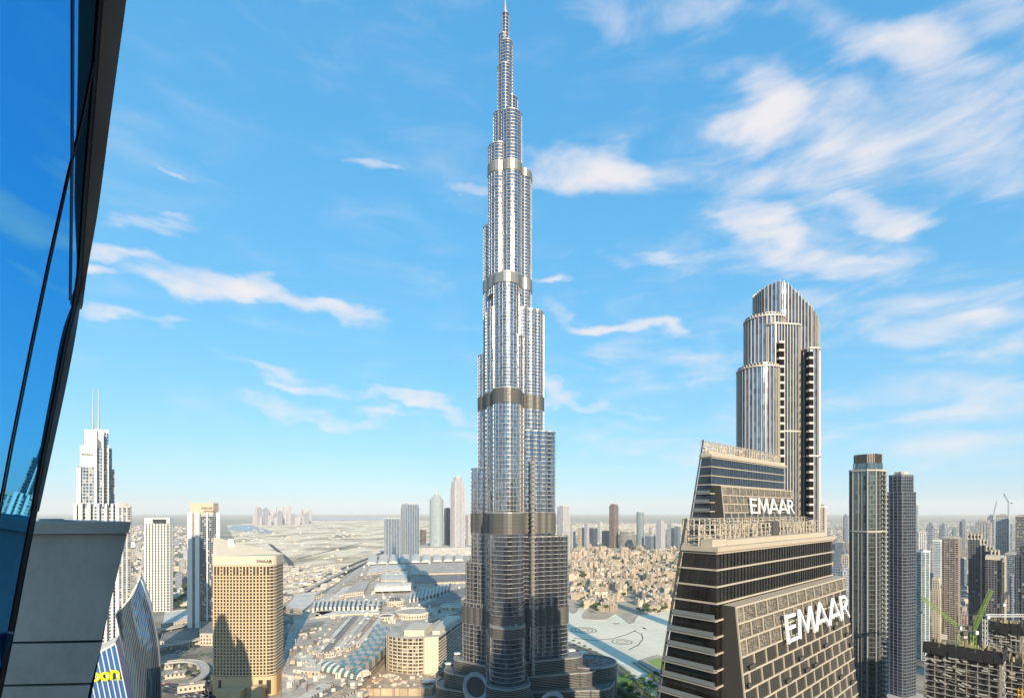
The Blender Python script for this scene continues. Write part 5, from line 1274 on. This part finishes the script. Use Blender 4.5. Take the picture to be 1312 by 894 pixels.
crane('thin distant crane left of the grey unfinished tower', PT(1272, 700, 1400)[:2], 60, ZA(664, 1400), PT(1277, 642, 1400), m_dsteel)
for i, (px, y, z0, zt, lb) in enumerate([(1309, 306, 60, 124, 'yellow hoist mast at the right edge of the building site'), (1290, 300, 40, 118, 'yellow hoist mast on the front corner of the building site'), (1188, 338, 40, 118, 'yellow hoist mast left of the netted tower')]):
    t = thing('hoist', lb, 'hoist'); x = XA(px, y); lattice((x, y, z0), (x, y, zt), 2.2, 22, None, .35).build('mast', m_cy, t); b = MB(); b.box(x + 1.6, y, zt - 16, 1.6, 2.2, 3); b.build('cage', m_cy, t)

# ------------------------------------------------------------------ unseen towers: one known by its shadow, the rest added for shade and reflections
def bg_tower(lab, x, y, w, d, h, rot, m, point=0):
    t = thing('unseen_tower', lab, 'tower'); b = MB(); pl = rect(x, y, w, d, R(rot)); b.prism(pl, 0, h, 0, 1, bottom=False)
    if point: b.prism(pl, h, h + point, 0, 1, top=inset(pl, x, y, .25))
    b.build('wall', [m, m_roof], t); bands(pl, 0, h, 7.6, 1.2, .6).build('floor_band', m_conc, t)
bg_tower('pointed dark tower outside the left of the picture', -212, 138, 34, 34, 255, 20, FAC['dark'](), 46)
bg_tower('unseen dark tower added behind the viewpoint on the right', 70, -60, 44, 44, 235, 20, FAC['dark']())
bg_tower('unseen brown tower added behind the viewpoint on the left', -60, -150, 46, 40, 250, 10, FAC['brown']())
bg_tower('unseen grey tower added far behind the viewpoint', 190, -260, 50, 40, 260, 30, FAC['dark']())
bg_tower('second unseen dark slab added behind the viewpoint', 10, -330, 70, 40, 225, 0, FAC['dark']())

random.seed(12); b = MB()
for _ in range(420):
    x, y = random.uniform(-900, 1100), -random.uniform(60, 1700)
    if abs(x) < 60 and y > -90: continue
    b.box(x, y, 0, random.uniform(24, 50), random.uniform(20, 44), random.choice([20, 40, 60, 90, 120, 150]) * (1.0 if y < -250 else .7), R(random.choice([20, 42, 60])))
tag(b.build('added_dark_blocks', mat('reflected_dark_blocks', (.10, .09, .08), .7)), kind='stuff')  # unseen blocks added behind the camera to darken the tower's reflections

# planted islands, kerbs and small service buildings by the interchange
random.seed(55)
for k in range(26):
    px, py = random.uniform(200, 275), random.uniform(828, 893); x, y = P(px, py); plant(tC, x, y, 0, 'palm beside the interchange roads at the lower left', 'interchange palms', .8)
for k, (px, py, w, d, h) in enumerate([(226, 866, 24, 18, 6), (246, 884, 30, 14, 9), (214, 856, 16, 12, 5)]):
    x, y = P(px, py); t = thing('service_building', ['small grey service building inside the ramp loop', 'long grey annex below the ramp loop', 'tiny kiosk building left of the ramp loop'][k], 'building')
    b = MB(); b.prism(rect(x, y, w, d, R(25)), 0, h, 0, 1); b.build('wall', [m_mwall, m_rooflt], t); b = MB(); b.box(x, y, h, 5, 4, 1.8, R(25)); b.build('roof_unit', m_conc, t)
# ------------------------------------------------------------------ cars
m_tyre = mat('tyre', (.02, .02, .02), .8); m_cg = mat('car_glass', (.03, .035, .04), .1)
def make_car(colr, nm):
    t = thing('car', None, 'car'); b = MB()
    b.prism([(-2.25, -.9), (2.25, -.9), (2.25, .9), (-2.25, .9)], .3, .85, top=[(-2.2, -.85), (2.2, -.85), (2.2, .85), (-2.2, .85)]); b.prism([(-1.3, -.75), (1.0, -.75), (1.0, .75), (-1.3, .75)], 1.38, 1.46); b.build('body', mat(nm, colr, .3, .2), t)
    b = MB(); b.prism([(-1.9, -.82), (1.5, -.82), (1.5, .82), (-1.9, .82)], .85, 1.38, top=[(-1.35, -.72), (.8, -.72), (.8, .72), (-1.35, .72)]); b.build('window', m_cg, t)
    for x in (-1.4, 1.4):
        for y in (-.85, .85):
            w = MB(); c = [(x + .33*math.cos(a*.785), .33 + .33*math.sin(a*.785)) for a in range(8)]
            w.slab([(p, y - .1, q) for p, q in c], (0, .2, 0)); w.build('wheel', m_tyre, t)
    return t
cars = [('white', make_car((.75, .75, .74), 'car_white')), ('black', make_car((.02, .02, .02), 'car_black')), ('silver', make_car((.42, .43, .44), 'car_silver')), ('red', make_car((.4, .03, .02), 'car_red'))]
random.seed(8); made = 0
RN = ['highway', 'highway return lanes', 'service road', 'boulevard', 'flyover', 'flyover ramp']
for ri, ((q, nr, z), w) in enumerate(roads[:6]):
    vis = [i for i in range(len(q)) if q[i].y < 1500 and 100 < 656 + F*q[i].x/q[i].y < 470]
    if not vis: continue
    n = [80, 44, 18, 50, 14, 8][ri]
    for _ in range(n):
        i = random.choice(vis[:-1] or vis); i2 = min(i+1, len(q)-1); f = random.random(); p = q[i].lerp(q[i2], f); lanes = int(w/3.6); ln = random.randrange(lanes); o_ = -w/2 + 1.9 + ln*3.6; p = p + nr[i]*o_
        cn_, src = random.choices(cars, [5, 3, 3, 1])[0]; lab = '%s car driving on the %s at the lower left' % (cn_, RN[ri]); rz = math.atan2(nr[i].y, nr[i].x) - math.pi/2; loc = (p.x, p.y, p.z + z + .02)
        if not src.get('label'): src['label'] = lab; src.location = loc; src.rotation_euler = (0, 0, rz); o = src
        else: o = copy_thing(src, loc, rz, lab)
        o['group'] = 'cars on the ' + RN[ri]

# ------------------------------------------------------------------ the near facade and ledge at the left
nf = thing('viewpoint_building', 'near building edge at the left with tinted mirror glass and grey concrete ledge', 'building')
nrm = Vector((.755, .656, -.137)).normalized(); off_ = -.29
def G(px, py, lift=0.0):
    d = Vector(((px - 656)/F, 1, (655 - py)/F)); t = off_/d.dot(nrm); p = d*t; return p + nrm*lift + Vector((0, 0, H))
edge = [(134, -40), (130, 0), (120, 140), (111, 252), (103, 364), (89, 425), (75, 498), (60, 572), (44, 656), (28, 738), (14, 813), (-6, 910)]
def resample(pts, n=44):
    o = []
    for i in range(len(pts) - 1):
        a, b0, b1, c = [Vector(pts[min(max(i + j, 0), len(pts) - 1)]) for j in (-1, 0, 1, 2)]
        for q in range(4): t = q/4; o.append(tuple(.5*((2*b0) + (-a + b1)*t + (2*a - 5*b0 + 4*b1 - c)*t*t + (-a + 3*b0 - 3*b1 + c)*t**3)))
    o.append(tuple(pts[-1])); tab = [(p[1], p[0]) for p in o]; y0, y1 = pts[0][1], pts[-1][1]
    return [(lerp_(tab, y0 + (y1 - y0)*k/n), y0 + (y1 - y0)*k/n) for k in range(n + 1)]
edge = resample(edge, 60)
b = MB(); far_l = [(-120, 950), (-120, 600), (-120, 200), (-120, -60)]
b.face([G(*p) for p in edge] + [G(*p) for p in far_l]); 
mg = bpy.data.materials.new('mirror_glass'); mg.use_nodes = True; tt = mg.node_tree; tt.nodes.clear()
gl_ = tt.nodes.new('ShaderNodeBsdfGlossy'); gl_.inputs['Color'].default_value = (.10, .42, .74, 1); gl_.inputs['Roughness'].default_value = .012
om_ = tt.nodes.new('ShaderNodeOutputMaterial'); tt.links.new(gl_.outputs[0], om_.inputs[0])
b.build('mirror_glass', mg, nf)
def strip3(pa, wl, wr, lift0, lift1, m, name):
    b = MB(); n = len(pa)
    for (x0, y0), (x1, y1) in zip(pa, pa[1:]):
        A = [G(x0 - wl(y0), y0, lift0), G(x0 + wr(y0), y0, lift0), G(x1 + wr(y1), y1, lift0), G(x1 - wl(y1), y1, lift0)]
        B = [G(x0 - wl(y0), y0, lift1), G(x0 + wr(y0), y0, lift1), G(x1 + wr(y1), y1, lift1), G(x1 - wl(y1), y1, lift1)]
        b.face(B); b.face(A[::-1])
        for i in range(4): j = (i+1) % 4; b.face([A[i], A[j], B[j], B[i]])
    return b.build(name, m, nf)
strip3(edge, lambda y: 5 if y < 400 else 4, lambda y: 5 if y < 400 else 3, -.05, .008, m_black, 'edge_frame')
# reveal: grey cladding that continues beyond the glass
m_clad = mat('grey_cladding', (.62, .53, .48), .8, noise=.1, nscale=1.5, bump=.02)
def quadstrip(L_, R_, yd, m, name, th=.12):
    L_, R_ = resample(L_, 24), resample(R_, 24)
    b = MB(); dep = [G(lerp_([(q[1], q[0]) for q in edge], l[1]), l[1]).y + .03 for l in L_]
    for i in range(len(L_) - 1):
        pts = [Vector(PT(*L_[i], dep[i])), Vector(PT(*R_[i], dep[i])), Vector(PT(*R_[i+1], dep[i+1])), Vector(PT(*L_[i+1], dep[i+1]))]; b.slab(pts, (-th, th, 0))
    return b.build(name, m, nf)
quadstrip([(137, -40), (133, 0), (122, 140), (113, 252), (106, 345), (100, 392)], [(166, -40), (162, 0), (143, 140), (126, 268), (113, 341), (106, 392)], 6.6, m_clad, 'upper_cladding')
quadstrip([(101, 384), (80, 470), (66, 540), (52, 620), (46, 655)], [(104, 384), (97, 430), (84, 498), (62, 600), (50, 655)], 6.9, m_clad, 'lower_cladding')
mull = [(92, -20), (92, 200), (91, 400)]
strip3([(93, -20), (92.5, 200), (90, 385)], lambda y: 1.6, lambda y: 1.6, 0, .003, mat('blue_joint', (.01, .05, .12), .9, spec=.05), 'glass_joint')
strip3([(124, 60), (106, 150), (88, 222), (62, 340), (38, 455), (14, 575), (0, 650), (-10, 700)], lambda y: 1.0, lambda y: 1.0, .0035, .006, m_black, 'glass_joint')
m_ledge = mat('ledge_concrete', (.42, .365, .32), .8, noise=.2, nscale=1.3, bump=.05)
YL = 7.4
def lbox(pix, d, m, name, y=YL, dy=0):
    b = MB(); b.slab([PT(px, py, y) for px, py in pix], (-d*.98, d, 0)); return b.build(name, m, nf)
lbox([(30, 668.5), (168, 668.5), (164.5, 683), (26, 684)], .9, m_ledge, 'ledge_cap', YL - .07)
lbox([(20, 684.5), (163, 683.5), (130, 819.5), (0, 822)], .8, m_ledge, 'ledge_panel')
lbox([(-5, 825), (131, 823), (117, 874), (-20, 877)], .8, m_ledge, 'ledge_panel')
lbox([(-20, 880), (116, 877.5), (104, 930), (-30, 935)], .8, m_ledge, 'ledge_panel')
lbox([(18, 690), (158, 690), (112, 915), (-20, 915)], .5, m_black, 'joint_backing', YL + .08)
lbox([(52, 664.5), (82, 664.5), (82, 668.3), (50, 668.3)], .4, mat('ledge_rail_grey', (.35, .36, .35), .5), 'roof_coping', YL + .2)
lbox([(78, 666), (128, 666.3), (128, 668.3), (78, 668.3)], .3, m_steel, 'roof_coping', YL + .3)
lbox([(-14, 806), (17, 812), (12, 826), (-20, 908)], .1, mat('lower_frame', (.10, .12, .14), .3, .3), 'lower_frame', 5.2)
bl = MB(); bl.prism([(-58, -46), (6, -46), (6, -5), (-10, -5), (-10, 4), (-58, 4)], 0, 222, 0, 1); bl.prism([(-9, -17), (5, -17), (5, -12), (-9, -12)], 222, 246, 0, 1); bl.build('body_and_shade_block', [FAC['cream'](), m_rooflt], nf)  # the upper slab is added, out of view, to shade the ledge

# ------------------------------------------------------------------ air
hz_ = MB(); S2 = 43000
hz_.prism([(-S2, -S2), (S2, -S2), (S2, S2), (-S2, S2)], -1.5, 880)
vm = bpy.data.materials.new('haze_air'); vm.use_nodes = True; vt = vm.node_tree; vt.nodes.clear()
pv = vt.nodes.new('ShaderNodeVolumePrincipled'); pv.inputs['Color'].default_value = (1.0, .945, .89, 1); pv.inputs['Density'].default_value = 3.3e-5; pv.inputs['Anisotropy'].default_value = 0.0
mo = vt.nodes.new('ShaderNodeOutputMaterial'); vt.links.new(pv.outputs[0], mo.inputs['Volume'])
hz_o = hz_.build('haze', vm); tag(hz_o, kind='stuff')
